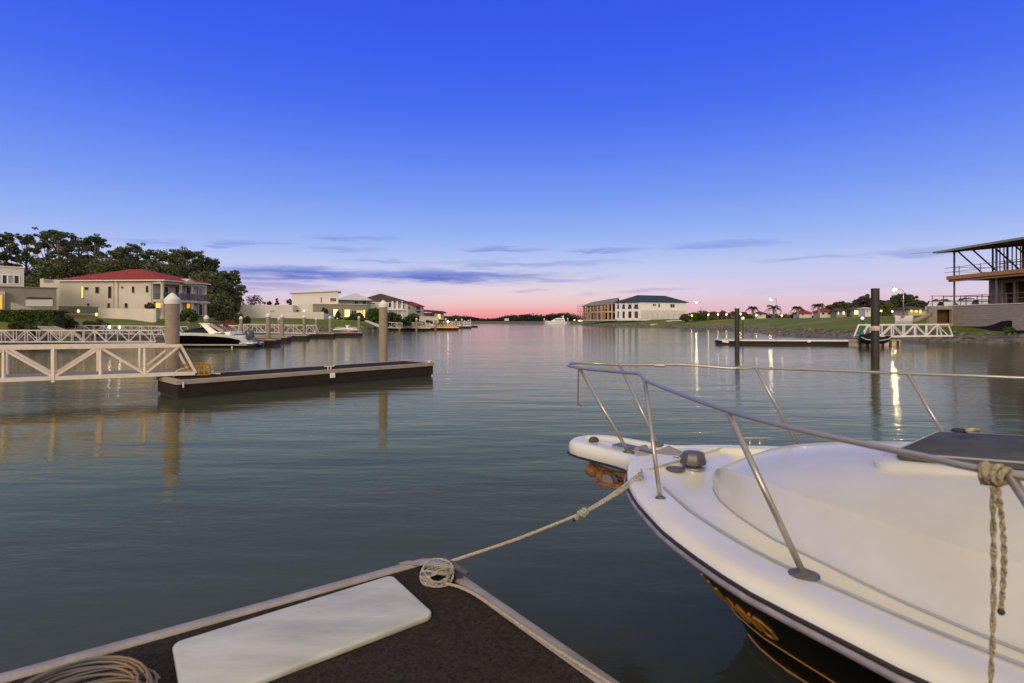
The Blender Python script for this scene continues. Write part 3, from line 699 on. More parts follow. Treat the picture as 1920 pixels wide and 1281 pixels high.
# things carried by or tied to the boat
an = thing('anchor', 'rusty gold anchor hanging under the white bow platform', 'anchor', B(-1.67,0,.77))
g = MB(); g.tube([B(-1.35,.02,0.815), B(-1.65,.0,0.810), B(-1.87,0,0.835)], .026, 10); obj('shank', g, M['rust'], an, smooth=True)
g = MB(); g.loft([[B(-1.43,-.02,0.815),B(-1.41,.16,0.775),B(-1.65,.20,.768)],[B(-1.57,-.04,0.775),B(-1.55,.0,.772),B(-1.70,.02,.768)],[B(-1.43,-.05,0.805),B(-1.43,-.20,0.775),B(-1.67,-.20,.768)]])
g.ball(B(-1.81,-.03,0.805), .06, 10, 7, (1.2,.8,.9)); g.ball(B(-1.67,-.06,0.795), .055, 10, 7, (1.3,.9,.9))
f_ = obj('fluke', g, M['rust'], an, smooth=True)
s_ = f_.modifiers.new('thickness', 'SOLIDIFY'); s_.thickness = .012
obj('roller_wheel', MB().lathe(B(-1.59,-.10,0.775), [(.02,-.03),(.055,-.03),(.045,0),(.055,.03),(.02,.03)], 18, axis=(BT.x,BT.y,0)), M['steel'], an, smooth=True, auto=40)
o = obj('lanyard', MB().tube(sag(B(-1.77,-.255,1.635), B(-1.78,-.25,1.36), 0, 6)+[B(-1.76,-.23,1.345)], .006, 6), mat('rust_cord', (.25,.12,.07), .8), None, smooth=True)
tag(o, 'short rusty cord dangling from the bow rail tip', 'cord')
# mooring line from the dock cleat to the bow cleat, with its knot
cA = dk(.06,.30,.56); cB = B(-.87,-.69,1.078); kn = cA+(cB-cA)*.70+Vector((0,0,-.072))
rope = thing('mooring_rope', 'pale mooring rope with a knot stretched from dock to bow', 'rope', cA)
obj('rope_run', MB().tube(crv([cA+Vector((-.03,.0,-.02)), cA, cA+(kn-cA)*.5+Vector((0,0,-.012)), kn], 8), .0095, 9), M['rope'], rope, smooth=True)
d = (cB-kn).normalized(); sd_ = d.cross(Vector((0,0,1))).normalized()
obj('eye_loop', MB().tube(sag(kn+sd_*.006, cB+sd_*.03, .012), .0105, 8).tube(sag(kn-sd_*.006, cB-sd_*.03, .012), .0105, 8), M['rope_white'], rope, smooth=True)
g = MB()
for k in range(3): g.tube([kn+d*(.012*k-.02)+Matrix.Rotation(a, 3, d) @ (sd_*.019)+d*.012*math.sin(a*1.0+k) for a in (i*2*math.pi/10 for i in range(10))], .0105, 7, closed=True)
g.ball(kn-d*.055, .018, 10, 7); obj('knot', g, M['rope_white'], rope, smooth=True)
obj('whipping', MB().lathe(kn-d*.085, [(.012,0),(.013,.006),(.012,.014)], 12, axis=d), M['rub_dark'], rope, smooth=True)
e0 = Vector((-.40,3.28,.50)); o = obj('dock_line', MB().tube(crv([e0, dk(.10,.62,.503), dk(.085,1.3,.505), dk(.03,2.2,.506), dk(-.0,3.4,.506), dk(-.02,4.5,.506)], 6), .0085, 8), M['rope'], None, smooth=True)
tag(o, 'taut tan rope lying along the right edge of the near dock', 'rope')
# rope tied round the rail, both tails hanging down
rp = thing('fender_rope', 'frayed tan rope knotted on the cruiser rail with two tails hanging', 'rope', B(.92,-1.69,1.62))
kc = B(.92,-1.69,1.615); rt = (B(1.0,-1.695,1.62)-B(.85,-1.66,1.62)).normalized(); g = MB(); up = Vector((0,0,1)); sd2 = rt.cross(up).normalized()
for k in range(5): g.tube([kc+rt*(.012*(k-2))+(sd2*math.cos(a)+up*math.sin(a))*(.0185+.004*(k % 2))+rt*.006*math.cos(a*1.0+k) for a in (i*2*math.pi/10 for i in range(10))], .0075, 7, closed=True)
g.tube([kc+rt*.025-sd2*.02+up*.01, kc+sd2*.0-up*.03+sd2*-.03, kc-rt*.025-up*.026], .0085, 7)
obj('knot', g, M['rope_tan'], rp, smooth=True)
def braid(a, b, sagv, r, ph=0):
    g = MB(); n = 60; base = [a+(b-a)*i/n+sagv*math.sin(math.pi*i/n) for i in range(n+1)]
    for q in (0, math.pi): g.tube([p+Vector((math.cos(i*.55+q+ph), math.sin(i*.55+q+ph), 0))*r*.58 for i, p in enumerate(base)], r*.66, 6)
    return g
out = Vector((-BT.x, -BT.y, 0))
t1 = kc-up*.03+out*.012
obj('long_tail', braid(t1, t1+Vector((-.012,.0,-.62)), Vector((.008,0,0)), .0056), M['rope_tan'], rp, smooth=True)
t2 = t1+Vector((.012,0,0)); tl = braid(t2, t2+Vector((.006,-.004,-.305)), Vector((.012,0,0)), .0056, 1.2); st2 = obj('short_tail', tl, M['rope_tan'], rp, smooth=True)
obj('tail_end', MB().ball(t2+Vector((.006,-.004,-.312)), .0085, 8, 6), M['rub_dark'], st2, smooth=True)
# ------------------------------------------------------------------ pontoons, piles, gangways
def pontoon(name_label, a, b, wvec, top=.49, parts=True, kerb=None, kerb_w=.12, grp=None, fend=True):
    """a, b: ends of the edge that faces the camera; wvec: from that edge to the far one"""
    a, b, w = Vector(a), Vector(b), Vector(wvec)
    t = thing('pontoon', name_label, 'pontoon', ((a.x+b.x+w.x)/2, (a.y+b.y+w.y)/2, 0), grp)
    u = (b-a).normalized(); n = w.normalized(); k = kerb_w
    q = [a, b, b+w, a+w]; i1 = [a+u*k+n*k, b-u*k+n*k, b+w-u*k-n*k, a+w+u*k-n*k]
    o_ = [a-u*.03-n*.03, b+u*.03-n*.03, b+w+u*.03+n*.03, a+w-u*.03+n*.03]
    obj('deck_carpet', MB().prism([p.xy for p in i1], top-.10, top-.008), M['carpet_far'], t)
    g = MB(); g.loft([[(*p, top-.09) for p in i1], [(*p, top) for p in i1], [(*(p*.25+c_*.75), top+.012) for p, c_ in zip(i1, o_)], [(*p, top) for p in o_], [(*p, top-.11) for p in o_], [(*p, top-.11) for p in q]], closed=True)
    obj('edge_rail', g, kerb or M['kerb_far'], t)
    ins = [a+u*.05+n*.05, b-u*.05+n*.05, b+w-u*.05-n*.05, a+w+u*.05-n*.05]
    g = MB(); g.prism([p.xy for p in q], .06, top-.11); obj('fascia', g, M['fascia'], t)
    g = MB(); g.prism([p.xy for p in ins], -.5, .06); obj('float', g, M['rub_dark'], t)
    return t
def pile(px, d, top, r, label, cat='pile', base=-1.2, grp=None, dx=0):
    x = gx(px, d); t = thing('mooring_pile', label, cat, (x, d, 0), grp)
    obj('shaft', MB().lathe((x,d,0), [(r,base),(r,top-r*1.6)], 18), M['concrete'], t, smooth=True, auto=40)
    z = top
    obj('cap', MB().lathe((x,d,0), [(r*1.10,z-r*1.75),(r*1.12,z-r*1.05),(r*1.04,z-r*.92),(r*.30,z-r*.13),(.0,z)], 18), M['cap'], t, smooth=True, auto=30)
    return t
def gangway(label, p, q, wv, hgt, n, style, matl, grp=None, deck=True, beam=.05, end=1, rail_only=False):
    """p -> q along the foot of the truss on the camera's side, wv across"""
    p, q, wv = Vector(p), Vector(q), Vector(wv); t = thing('gangway', label, 'gangway', p, grp); up = Vector((0,0,hgt))
    for off in (Vector((0,0,0)), wv):
        a, b = p+off, q+off; d = b-a; g = MB(); e0 = a+d*(.35/n if end in (1,3) else 0); e1 = b-d*(.35/n if end in (2,3) else 0)
        g.bar(a, b, beam*1.1, beam*1.5); g.bar(e0+up, e1+up, beam*1.15, beam*1.3)
        if end in (1,3): g.bar(a, e0+up, beam, beam)
        if end in (2,3): g.bar(b, e1+up, beam, beam)
        f0 = .35/n if end in (1,3) else 0; f1 = 1-(.35/n if end in (2,3) else 0)
        pts = [a+d*(f0+(f1-f0)*i/n) for i in range(n+1)]
        for i in range(n+1):
            if (i > 0 or end not in (1,3)) and (i < n or end not in (2,3)): g.bar(pts[i], pts[i]+up, beam*.8, beam*.8)
            if i < n:
                if (i+(off.length > 0)) % 2 == 0: g.bar(pts[i]+up, pts[i+1], beam*.75, beam*.75)
                else: g.bar(pts[i], pts[i+1]+up, beam*.75, beam*.75)
        obj('side_truss', g, matl, t)
    obj('walkway', MB().slab([p+Vector((0,0,.05))+wv*.06, q+Vector((0,0,.05))+wv*.06, q+wv*.94+Vector((0,0,.05)), p+wv*.94+Vector((0,0,.05))], .06), mat('walkway_grey', (.20,.19,.19), .7, var=.2, scale=3), t)
    return t

# the middle pontoon with its two piles and its gangway
PA, PB = Vector((-8.56,14.61)), Vector((-2.90,20.95)); PW_ = Vector((-1.25,1.20))
mp_ = pontoon('long dark pontoon with beige edge in mid water between two capped piles', PA, PB, PW_, kerb_w=.13)
u = (PB-PA).normalized(); n2 = PW_.normalized()
def pc(l, z, w=0): v = PA+u*l+n2*w; return Vector((v.x, v.y, z))
g = MB(); k = pc(4.35,.50,.1)
g.tube([k+Vector((*(u*-.17),.10)), k+Vector((*(u*-.06),.085)), k+Vector((*(u*.06),.085)), k+Vector((*(u*.17),.10))], .02, 8); g.tube([k+Vector((*(u*-.05),0)), k+Vector((*(u*-.05),.09))], .02, 8); g.tube([k+Vector((*(u*.05),0)), k+Vector((*(u*.05),.09))], .02, 8)
obj('cleat', g, M['white_metal'], mp_, smooth=True, auto=40)
g = MB(); k = pc(8.4,.50,.1); g.tube([k+Vector((*(u*-.12),.06)), k+Vector((*(u*.12),.06))], .02, 8); g.box(k+Vector((0,0,.03)), (.08,.08,.06)); obj('cleat', g, M['white_metal'], mp_)
obj('side_block', MB().box(pc(4.38,.31,-.045), (.17,.05,.15), math.atan2(u.y,u.x)), M['white_fine'], mp_, bevel=.015)
g = MB(); g.tube([pc(.12,.30,-.05), pc(.12,.44,-.05)], .02, 8); obj('side_bracket', g, M['white_metal'], mp_)
pile(323, 16.6, 2.84, .19, 'stout capped concrete pile behind the near end of the gangway')
pile(718.5, 22.9, 2.86, .168, 'tall capped concrete pile at the outer end of the long pontoon')
# gangway to the middle pontoon
gA = Vector((-8.86,15.75,.57)); gd = Vector((-.895,-.445,0)); gw = Vector((-.74,.93,0))
gt = thing('gangway', 'large white truss gangway leading onto the long dark pontoon', 'gangway', gA)
for off in (Vector((0,0,0)), gw):
    g = MB(); f = lambda t, z=0: gA+off+gd*t+Vector((0,0,z))
    L_ = 8.4
    g.bar(f(-.1), f(L_,.0), .085, .10); g.bar(f(.22,.765), f(L_,.795), .09, .085); g.bar(f(-.12,.0), f(.24,.765), .065, .065)
    for i in range(1, 9):
        t = .1+.975*i; big = (i % 3 == 0); g.bar(f(t,-.10 if big else 0), f(t,.77), .085 if big else .06, .085 if big else .06)
    for i in range(0, 8):
        a, b = .1+.975*i, .1+.975*(i+1)
        if i == 0: a = .28
        if i % 2 == 0: g.bar(f(a,.75), f(b,.03), .06, .06)
        else: g.bar(f(a,.03), f(b,.75), .06, .06)
    obj('side_truss', g, M['white_metal'], gt)
obj('walkway', MB().slab([gA+gw*.06+gd*-.1+Vector((0,0,.06)), gA+gw*.94+gd*-.1+Vector((0,0,.06)), gA+gw*.94+gd*8.4+Vector((0,0,.06)), gA+gw*.06+gd*8.4+Vector((0,0,.06))], .05), mat('walkway_grey', (.2,.19,.19)), gt)
g = MB(); bc = gA+gd*-.2+gw*.5
for k_ in (.0,1.0):
    c0 = gA+gw*k_
    for zz in (-.05,.08,.21): g.bar(c0+gd*.06+Vector((0,0,zz)), c0+gd*-.46+Vector((0,0,zz)), .035, .03)
    for q in (.06,-.07,-.20,-.33,-.46): g.bar(c0+gd*q+Vector((0,0,-.06)), c0+gd*q+Vector((0,0,.225)), .035, .035)
for q in (.06,-.46): g.bar(gA+gd*q+Vector((0,0,.20)), gA+gd*q+gw+Vector((0,0,.20)), .035, .035)
g.slab([gA+gd*.05+Vector((0,0,.04)), gA+gd*-.45+Vector((0,0,.04)), gA+gd*-.45+gw+Vector((0,0,.04)), gA+gd*.05+gw+Vector((0,0,.04))], .03)
obj('landing_bracket', g, M['yellow'], gt)
for k_ in (.1,.9): obj('landing_foot', MB().bar(gA+gd*-.1+gw*k_+Vector((0,0,.01)), gA+gd*-.75+gw*k_+Vector((0,0,-.05)), .05, .03), M['white_metal'], gt)
hk = gA+gd*.25
o = obj('hanging_rope', MB().tube(crv([hk+Vector((.05,.1,.14)), hk+Vector((-.12,.0,.06)), hk+Vector((-.16,-.08,-.16)), hk+Vector((-.10,-.1,-.34)), hk+Vector((-.17,-.1,-.5)), hk+Vector((-.16,-.1,-.62))], 6), .02, 7), M['rope'], None, smooth=True)
tag(o, 'pale rope end hanging off the gangway over the dark pontoon corner', 'rope')

# far gangways on the left shore
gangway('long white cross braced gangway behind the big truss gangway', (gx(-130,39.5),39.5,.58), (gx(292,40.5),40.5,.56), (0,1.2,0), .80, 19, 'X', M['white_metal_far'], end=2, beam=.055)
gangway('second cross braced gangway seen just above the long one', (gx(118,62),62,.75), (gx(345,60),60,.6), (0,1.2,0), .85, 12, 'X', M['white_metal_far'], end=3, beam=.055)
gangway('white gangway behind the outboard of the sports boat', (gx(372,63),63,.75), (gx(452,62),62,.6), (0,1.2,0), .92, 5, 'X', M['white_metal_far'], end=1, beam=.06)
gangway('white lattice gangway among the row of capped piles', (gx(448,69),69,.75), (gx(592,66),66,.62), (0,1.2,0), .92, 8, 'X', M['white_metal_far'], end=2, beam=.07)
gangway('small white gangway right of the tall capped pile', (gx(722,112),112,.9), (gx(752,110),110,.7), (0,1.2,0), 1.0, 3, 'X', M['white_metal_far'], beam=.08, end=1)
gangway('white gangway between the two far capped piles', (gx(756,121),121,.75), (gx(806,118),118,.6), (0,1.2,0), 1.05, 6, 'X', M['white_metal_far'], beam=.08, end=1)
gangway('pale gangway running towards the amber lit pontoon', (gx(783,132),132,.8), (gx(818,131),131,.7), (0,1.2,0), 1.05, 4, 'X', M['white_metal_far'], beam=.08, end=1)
# the receding row of pontoons: right end column, distance, length
RW = [('stubby dark pontoon nearest behind the outboard motor',516,47,7.5,None),('dark pontoon second in the receding row past the outboard',538,55,8,None),('dark pontoon third in the receding row, at the wide pile',575,62,9,None),
      ('dark pontoon fourth in the receding row, before the white jetskis',625,71,8,None),('low pontoon with white jetskis parked on it',678,76.5,9,None),('thin grey pontoon right of the tall capped pile',803,122,9,None),
      ('amber lit pontoon with its light coloured into the sides',860,131,8,'lit'),('low dark pontoon beyond the amber one',884,165,9,None),('farthest thin pontoon at the end of the left row',896,196,9,None)]
for lab, px, d, ln, lit in RW:
    b = Vector((gx(px, d), d)); a = b-Vector((ln, ln*.10)); pontoon(lab, a, b, (-.5,2.4), .55 if d < 100 else .62, grp='pontoons along the left shore', kerb=M['lit_deck'] if lit else None)
    if lit:
        t_ = thing('deck_screen', 'slatted screen with amber light in its colour on the far left pontoon', 'screen', (a.x, a.y, .6))
        g = MB()
        for i in range(18): g.box((a.x+.2+i*.42, a.y+.5+i*.042, .95), (.33,.06,.7))
        obj('slats', g, M['lit_deck'], t_); obj('light_strip', MB().bar((a.x,a.y+.40,.66), (b.x,b.y+.40,.66), .06, .08), M['lit_dim'], t_)
PL = [(452,58,2.55,.17,'capped pile left of the white garden wall'),(503,48.5,2.72,.19,'thickest capped pile behind the outboard motor'),(523,76,2.6,.17,'thin capped pile half hidden behind a wider one'),
      (529,56,2.72,.18,'wide capped pile on the second dark pontoon'),(570,63,2.70,.17,'capped pile in front of the beige garden wall'),(593,80,2.58,.17,'slim capped pile set back on the grass side'),
      (619,72,2.70,.18,'capped pile at the end of the fourth pontoon'),(673,78,2.76,.17,'capped pile at the right end of the jetski pontoon'),(387,66,2.75,.26,'bottle shaped capped pile below the red roofed house balcony'),
      (749,118,2.75,.20,'capped pile first to the right of the tall pile'),(781,119,2.75,.20,'capped pile second to the right of the tall pile'),(816.5,128,2.75,.22,'capped pile at the left end of the amber pontoon'),
      (836,150,2.9,.24,'white topped pile first in the far cluster'),(855,158,2.7,.24,'white topped pile second in the far cluster'),(866,165,2.8,.26,'stouter white topped pile third in the far cluster'),
      (832,175,2.1,.2,'short pale pile behind the amber pontoon'),(846,190,2.2,.22,'short pale pile in the middle of the far cluster'),(871,190,2.4,.22,'thin pale pile fourth in the far cluster'),(878,195,2.6,.22,'thin pale pile fifth in the far cluster'),(882,196,2.7,.22,'outermost pale pile of the far cluster')]
for px, d, top, r, lab in PL: pile(px, d, top, r, lab, grp='capped piles along the left shore')
# white rails and moored pale hulls in the far cluster
gangway('pale rails of the farthest left gangway', (gx(838,172),172,.8), (gx(882,176),176,.7), (0,1.2,0), 1.15, 6, 'X', M['white_fine'], beam=.12)
for px, py, d, lab in ((205,613.5,41,'left one of two glowing white lamps on the long gangway'),(224,614,41,'right one of two glowing white lamps on the long gangway')):
    t = thing('bollard_lamp', lab, 'lamp', at(px, py, d)); p = at(px, py, d)
    obj('globe', MB().ball(p, .085, 12, 8, (.9,.9,1.25)), M['lamp_small'], t, smooth=True); obj('stem', MB().tube([p-Vector((0,0,.10)), p-Vector((0,0,.42))], .025, 8), M['white_metal_far'], t)
p = at(802, 603, 170); t = thing('bollard_lamp', 'bright small lamp over the amber lit pontoon', 'lamp', at(840,603,150)); p = at(840,603,150)
obj('globe', MB().ball(p, .22, 10, 7), M['lamp_small'], t, smooth=True); obj('stem', MB().tube([p-Vector((0,0,.2)), Vector((p.x,p.y,.5))], .04, 6), M['white_fine'], t)

# jetskis
def jetski(px, d, lab, rz):
    x = gx(px, d); t = thing('jetski', lab, 'jetski', (x, d+.8, .55), 'jetskis on the left pontoon'); o0 = Vector((x, d+.8, .55))
    ca, sa = math.cos(rz), math.sin(rz); T = lambda a, b, c_: o0+Vector((a*ca-b*sa, a*sa+b*ca, c_))
    rings = []
    for a, w, zl, zh in ((-1.3,.42,.10,.38),(-.6,.5,.06,.42),(.2,.5,.06,.5),(.8,.40,.12,.52),(1.25,.16,.30,.48),(1.4,.02,.42,.44)):
        rings.append([T(a,-w,zh*.8), T(a,-w*.8,zh), T(a,0,zh+.04), T(a,w*.8,zh), T(a,w,zh*.8), T(a,w*.5,zl), T(a,-w*.5,zl)])
    obj('hull', MB().loft(rings, cap=True, closed=True), M['white_fine'], t, smooth=True, auto=50)
    g = MB(); g.loft([[T(a,-w,.44), T(a,-w*.7,zz), T(a,w*.7,zz), T(a,w,.44)] for a, w, zz in ((-1.1,.2,.6),(-.6,.22,.74),(0,.2,.70),(.25,.2,.66))], cap=True); obj('seat', g, M['canvas'], t, smooth=True, auto=50)
    g = MB(); g.tube([T(.35,-.4,.95), T(.42,0,.9), T(.35,.4,.95)], .035, 8); g.bar(T(.62,0,.5), T(.40,0,.92), .3, .2); obj('handlebar', g, M['white_fine'], t)
jetski(640, 78, 'left white jetski parked on the left shore pontoon', .3); jetski(655, 78, 'right white jetski parked on the left shore pontoon', 2.8)

# the sports boat on the left (bow to the left)
def sports_boat():
    d0 = 43.2; xb, xs = gx(286, d0), gx(478, d0+.6); t = thing('sports_boat', 'black and white sports boat with raked arch and grey outboard', 'motor boat', ((xb+xs)/2, d0+1.2, 0))
    L_ = xs-xb; yc = d0+1.3
    tab_b = [(0,.02),(.06,.35),(.15,.68),(.3,1.0),(.5,1.2),(.8,1.22),(.93,1.15)]; tab_z = [(0,1.10),(.15,1.10),(.4,1.12),(.6,1.06),(.75,.98),(.86,.80),(.905,.42),(.93,.34)]
    tab_k = [(0,1.0),(.05,.62),(.12,.25),(.2,.0),(.35,-.2),(.93,-.25)]
    T = lambda f, b, z: Vector((xb+L_*f, yc-b, z))
    fr_ = (0,.02,.05,.09,.14,.2,.28,.38,.5,.62,.72,.78,.82,.86,.885,.905,.93)
    def hull(z0, z1, outset, name, m, cap=False):
        rings = []
        for f in fr_:
            b, zt, kk = interp(tab_b,f), interp(tab_z,f), interp(tab_k,f); row = []
            for s_ in (1,-1):
                for q in ((0,.25,.5,.75,1) if s_ > 0 else (1,.75,.5,.25,0)):
                    zz = z0(f)+(z1(f)-z0(f))*q; h = max(0, min(1, (zz-kk)/max(.01, zt-kk))); row.append(T(f, s_*(b*h**.5+outset), zz))
            rings.append(row)
        return obj(name, MB().loft(rings, cap=True), m, t, smooth=True, auto=45)
    zt = lambda f: interp(tab_z,f); kk = lambda f: interp(tab_k,f)
    strip = lambda f: max(kk(f)+.0, .16)
    hull(lambda f: kk(f), lambda f: max(kk(f)+.005, min(strip(f), zt(f))), .0, 'keel', M['rub_dark'])
    hull(lambda f: min(strip(f), zt(f)-.03), lambda f: min(strip(f)+.10, zt(f)-.02), .012, 'boot_stripe', M['white_fine'])
    hull(lambda f: min(strip(f)+.10, zt(f)-.02), lambda f: max(min(strip(f)+.11, zt(f)-.015), zt(f)-.19), .0, 'topside', M['hull'])
    hull(lambda f: max(min(strip(f)+.11, zt(f)-.01), zt(f)-.19), zt, .015, 'gunwale', M['white_fine'])
    g = MB(); g.loft([[T(f, interp(tab_b,f)*k2, zt(f)+.10*(1-k2*k2)*min(1, f*6)) for k2 in (1,.7,.3,-.3,-.7,-1)] for f in fr_[:12]]); obj('foredeck', g, M['white_fine'], t, smooth=True)
    g = MB(); rings = []
    for f, h in ((.22,.0),(.28,.22),(.34,.34),(.42,.42),(.50,.40),(.58,.28),(.63,.14)): 
        b = interp(tab_b,f)*.86; z = zt(f); rings.append([T(f,b,z-.02), T(f,b*.92,z+h*.7), T(f,b*.6,z+h), T(f,-b*.6,z+h), T(f,-b*.92,z+h*.7), T(f,-b,z-.02)])
    obj('windscreen', g.loft(rings, cap=True), mat('boat_screen', (.012,.012,.014), .4, spec=.08), t, smooth=True, auto=50)
    ar = None
    for s_ in (1,-1):
        a0 = T(.625, s_*1.06, zt(.62)-.1); a1 = T(.465, s_*.92, 1.86); g = MB(); dd = Vector((1,0,0))
        nn = (0,.06*s_*-1,0)
        g.add([a0-dd*.38, a0+dd*.42, a1+dd*.30, a1-dd*.10]+[v+Vector((0,.09*s_,0)) for v in (a0-dd*.38, a0+dd*.42, a1+dd*.30, a1-dd*.10)], [(0,1,2,3),(7,6,5,4),(0,4,5,1),(1,5,6,2),(2,6,7,3),(3,7,4,0)])
        ar = obj('arch', g, M['white_fine'], t)
    g = MB(); g.slab([T(.44,.95,1.90), T(.555,.95,1.88), T(.555,-.95,1.88), T(.44,-.95,1.90)], .07); obj('arch_top', g, M['white_fine'], t)
    g = MB(); g.slab([T(.42,.8,1.97), T(.60,.8,1.97), T(.62,-.8,1.97), T(.42,-.8,1.97)], .07); g.slab([T(.36,1.0,1.955),T(.66,1.0,1.955),T(.66,-1.0,1.955),T(.36,-1.0,1.955)], .03); obj('sunshade', g, M['rub_dark'], t)
    for s_ in (1,-1): obj('folded_canopy', MB().bar(T(.565,s_*1.0,1.78), T(.70,s_*1.0,1.20), .12, .22), M['canvas'], t, bevel=.03)
    obj('aft_cushion', MB().box(T(.70,0,1.1), (1.0,2.0,.22)), M['white_fine'], t, bevel=.05); obj('cockpit_panel', MB().box(T(.66,0,1.02), (.8,2.1,.2)), M['rub_dark'], t)
    obj('swim_platform', MB().box(T(.925,0,.34), (1.05,2.0,.10)), M['white_fine'], t, bevel=.03)
    mo = obj('outboard_cowl', MB().loft([[T(.905+dx_,0,.93)+Vector((rx*math.cos(a_), .26*rx/.36*math.sin(a_), zz)) for a_ in (k_*math.pi/8 for k_ in range(16))] for zz, rx, dx_ in ((-.36,.20,.008),(-.30,.27,.006),(-.1,.33,.0),(.12,.36,-.004),(.28,.33,-.008),(.36,.24,-.01),(.39,.10,-.01))], cap=True, closed=True), M['navy'], t, smooth=True)
    g = MB(); g.bar(T(.93,0,.75), T(.985,0,.28), .22, .26); g.bar(T(.965,0,.44), T(1.03,0,.20), .30, .06); g.ball(T(1.0,0,.20), .14, 10, 7, (1.9,.8,.8)); obj('outboard_leg', g, M['navy'], mo, smooth=True, auto=40)
    g = MB()
    for k_ in range(3):
        a = k_*2.09; c_ = T(1.045,0,.22); g.slab([c_, c_+Vector((.03,.16*math.cos(a),.16*math.sin(a))), c_+Vector((.07,.2*math.cos(a+.5),.2*math.sin(a+.5)))], .02)
    obj('propeller', g, M['steel'], mo)
    obj('fender', MB().lathe(T(.06,.3,1.12), [(.02,-.02),(.10,.04),(.11,.2),(.08,.30),(.02,.33)], 10), M['cap'], t, smooth=True); obj('fender', MB().lathe(T(.09,.4,1.12), [(.02,-.02),(.09,.04),(.09,.18),(.06,.25),(.02,.28)], 10), M['cap'], t, smooth=True)
    obj('badge', MB().box(T(.115,.62,.62)+Vector((0,-.03,0)), (.45,.05,.10), -.35), M['white_metal'], t)
    g = MB(); g.tube([T(.30,.9,zt(.3)+.02), T(.27,.9,zt(.3)+.24), T(.10,.5,1.30), T(.03,.1,1.28)], .012, 6); obj('hand_rail', g, M['steel'], t)
    obj('hull_post', MB().tube([T(.80,1.24,.12), T(.80,1.24,-.2)], .05, 8), M['cap'], t)
sports_boat()
# ------------------------------------------------------------------ houses
class Wall:
    """a straight wall in plan; windows are given by the photo's columns and rows and land on this plane"""
    def __init__(s, a, b):
        s.a, s.b = Vector(a), Vector(b); d = (s.b-s.a).normalized(); s.d = d; n = Vector((d.y,-d.x)); m = (s.a+s.b)/2
        s.n = n if n.dot(-m) > 0 else -n
    def hit(s, px):
        k = (px-CX)/F; e = s.b-s.a                       # x = k*y
        t = (k*s.a.y-s.a.x)/(e.x-k*e.y); return s.a+e*t
    def pt(s, px, py, out=0): p = s.hit(px); return Vector((*(p+s.n*out), H-(py-CY)/F*p.y))
    def win(s, parent, x0, y0, x1, y1, pane='glass', fr='white_fine', w=.09, name='window', out=.03, mull=0):
        z = [(s.pt(x0,y0).z+s.pt(x1,y0).z)/2, (s.pt(x0,y1).z+s.pt(x1,y1).z)/2]; p, q = s.hit(x0), s.hit(x1)
        c = lambda p_, z_, o: Vector((*(p_+s.n*o), z_))
        g = MB(); nn = Vector((*s.n,0)); e = (q-p).normalized()*w*.5
        for zz in z: g.bar(c(p-e,zz,out), c(q+e,zz,out), .10, w)
        for pp in (p, q): g.bar(c(pp,z[0]-w*.5,out+.002), c(pp,z[1]+w*.5,out+.002), w, .10, up=nn)
        for i in range(mull):
            pp = p+(q-p)*(i+1)/(mull+1); g.bar(c(pp,z[0],out+.001), c(pp,z[1],out+.001), w*.6, .09, up=nn)
        f_ = obj(name, g, M[fr], parent)
        obj('pane', MB().add([c(p,z[0],out-.012), c(q,z[0],out-.012), c(q,z[1],out-.012), c(p,z[1],out-.012)], [(0,1,2,3)]), M[pane], f_)
        return f_
    def slab(s, x0, y0, x1, y1, th=.12, out=.0):          # a shallow panel standing proud of the wall
        a0, a1, b1, b0 = s.pt(x0,y0,out), s.pt(x1,y0,out), s.pt(x1,y1,out), s.pt(x0,y1,out); n = Vector((*s.n,0))*th
        return MB().add([a0,a1,b1,b0,a0+n,a1+n,b1+n,b0+n], [(3,2,1,0),(4,5,6,7),(0,1,5,4),(1,2,6,5),(2,3,7,6),(3,0,4,7)])
def ctr(poly, z=2.5): c = sum((Vector(p) for p in poly), Vector((0,0)))/len(poly); return (c.x, c.y, z)
V2 = lambda x, y: Vector((x, y))

# house at the left edge: pale box over a taupe lower storey
b = P2(45,76); dr = V2(.76,.65); bk = V2(-.65,.76); a = b-dr*14
h1 = thing('flat_roof_house', 'flat roofed house of pale box over dark taupe storey at the left edge', 'house', ctr([a,b,b+bk*9,a+bk*9]))
obj('upper_storey', MB().prism([a,b,b+bk*9,a+bk*9], 6.0, 9.12), M['white_wall'], h1)
obj('parapet', MB().prism([a-bk*.12,b-bk*.12+dr*.12,b+bk*9+dr*.12,a+bk*9], 9.12, 9.26), M['cap'], h1)
w = Wall(a, b)
for x0, x1, pn in ((-12,2,'blind'),(4,13.5,'glass'),(15,26,'blind'),(26.5,36,'glass')): w.win(h1, x0, 515.5+max(x0,0)*.04, x1, 532.5, pn)
b2 = P2(106,73); a2 = b2-dr*22; lower = [a2,b2,b2+bk*7,a2+bk*7]
obj('lower_storey', MB().prism(lower, 2.3, 6.22), M['taupe'], h1); w = Wall(a2, b2)
obj('lower_coping', MB().prism([a2-bk*.15,b2-bk*.15+dr*.15,b2+bk*7,a2+bk*7], 6.22, 6.34), M['grey_wall'], h1)
obj('garage_wall', w.slab(48,562,99,574.5,.10), M['white_wall'], h1); w.win(h1, 49, 557.5, 97, 561, 'glass', 'grey_wall', .06)
obj('portal', w.slab(-14,547,9.5,582,.5), M['cream2'], h1); w2 = Wall(a2-Vector((-.33,.38))*1.0-bk*.2, b2-bk*.52); w2.win(h1, -2, 552, 4.5, 580, 'lit_orange', 'timber_pale', .12, 'door', out=.05)
t = thing('garden_wall', 'sandy sloping garden wall in front of the taupe storey', 'wall', ctr([P2(20,67),P2(66,69)]))
p, q = P2(20,67), P2(66,69); n = bk*.3
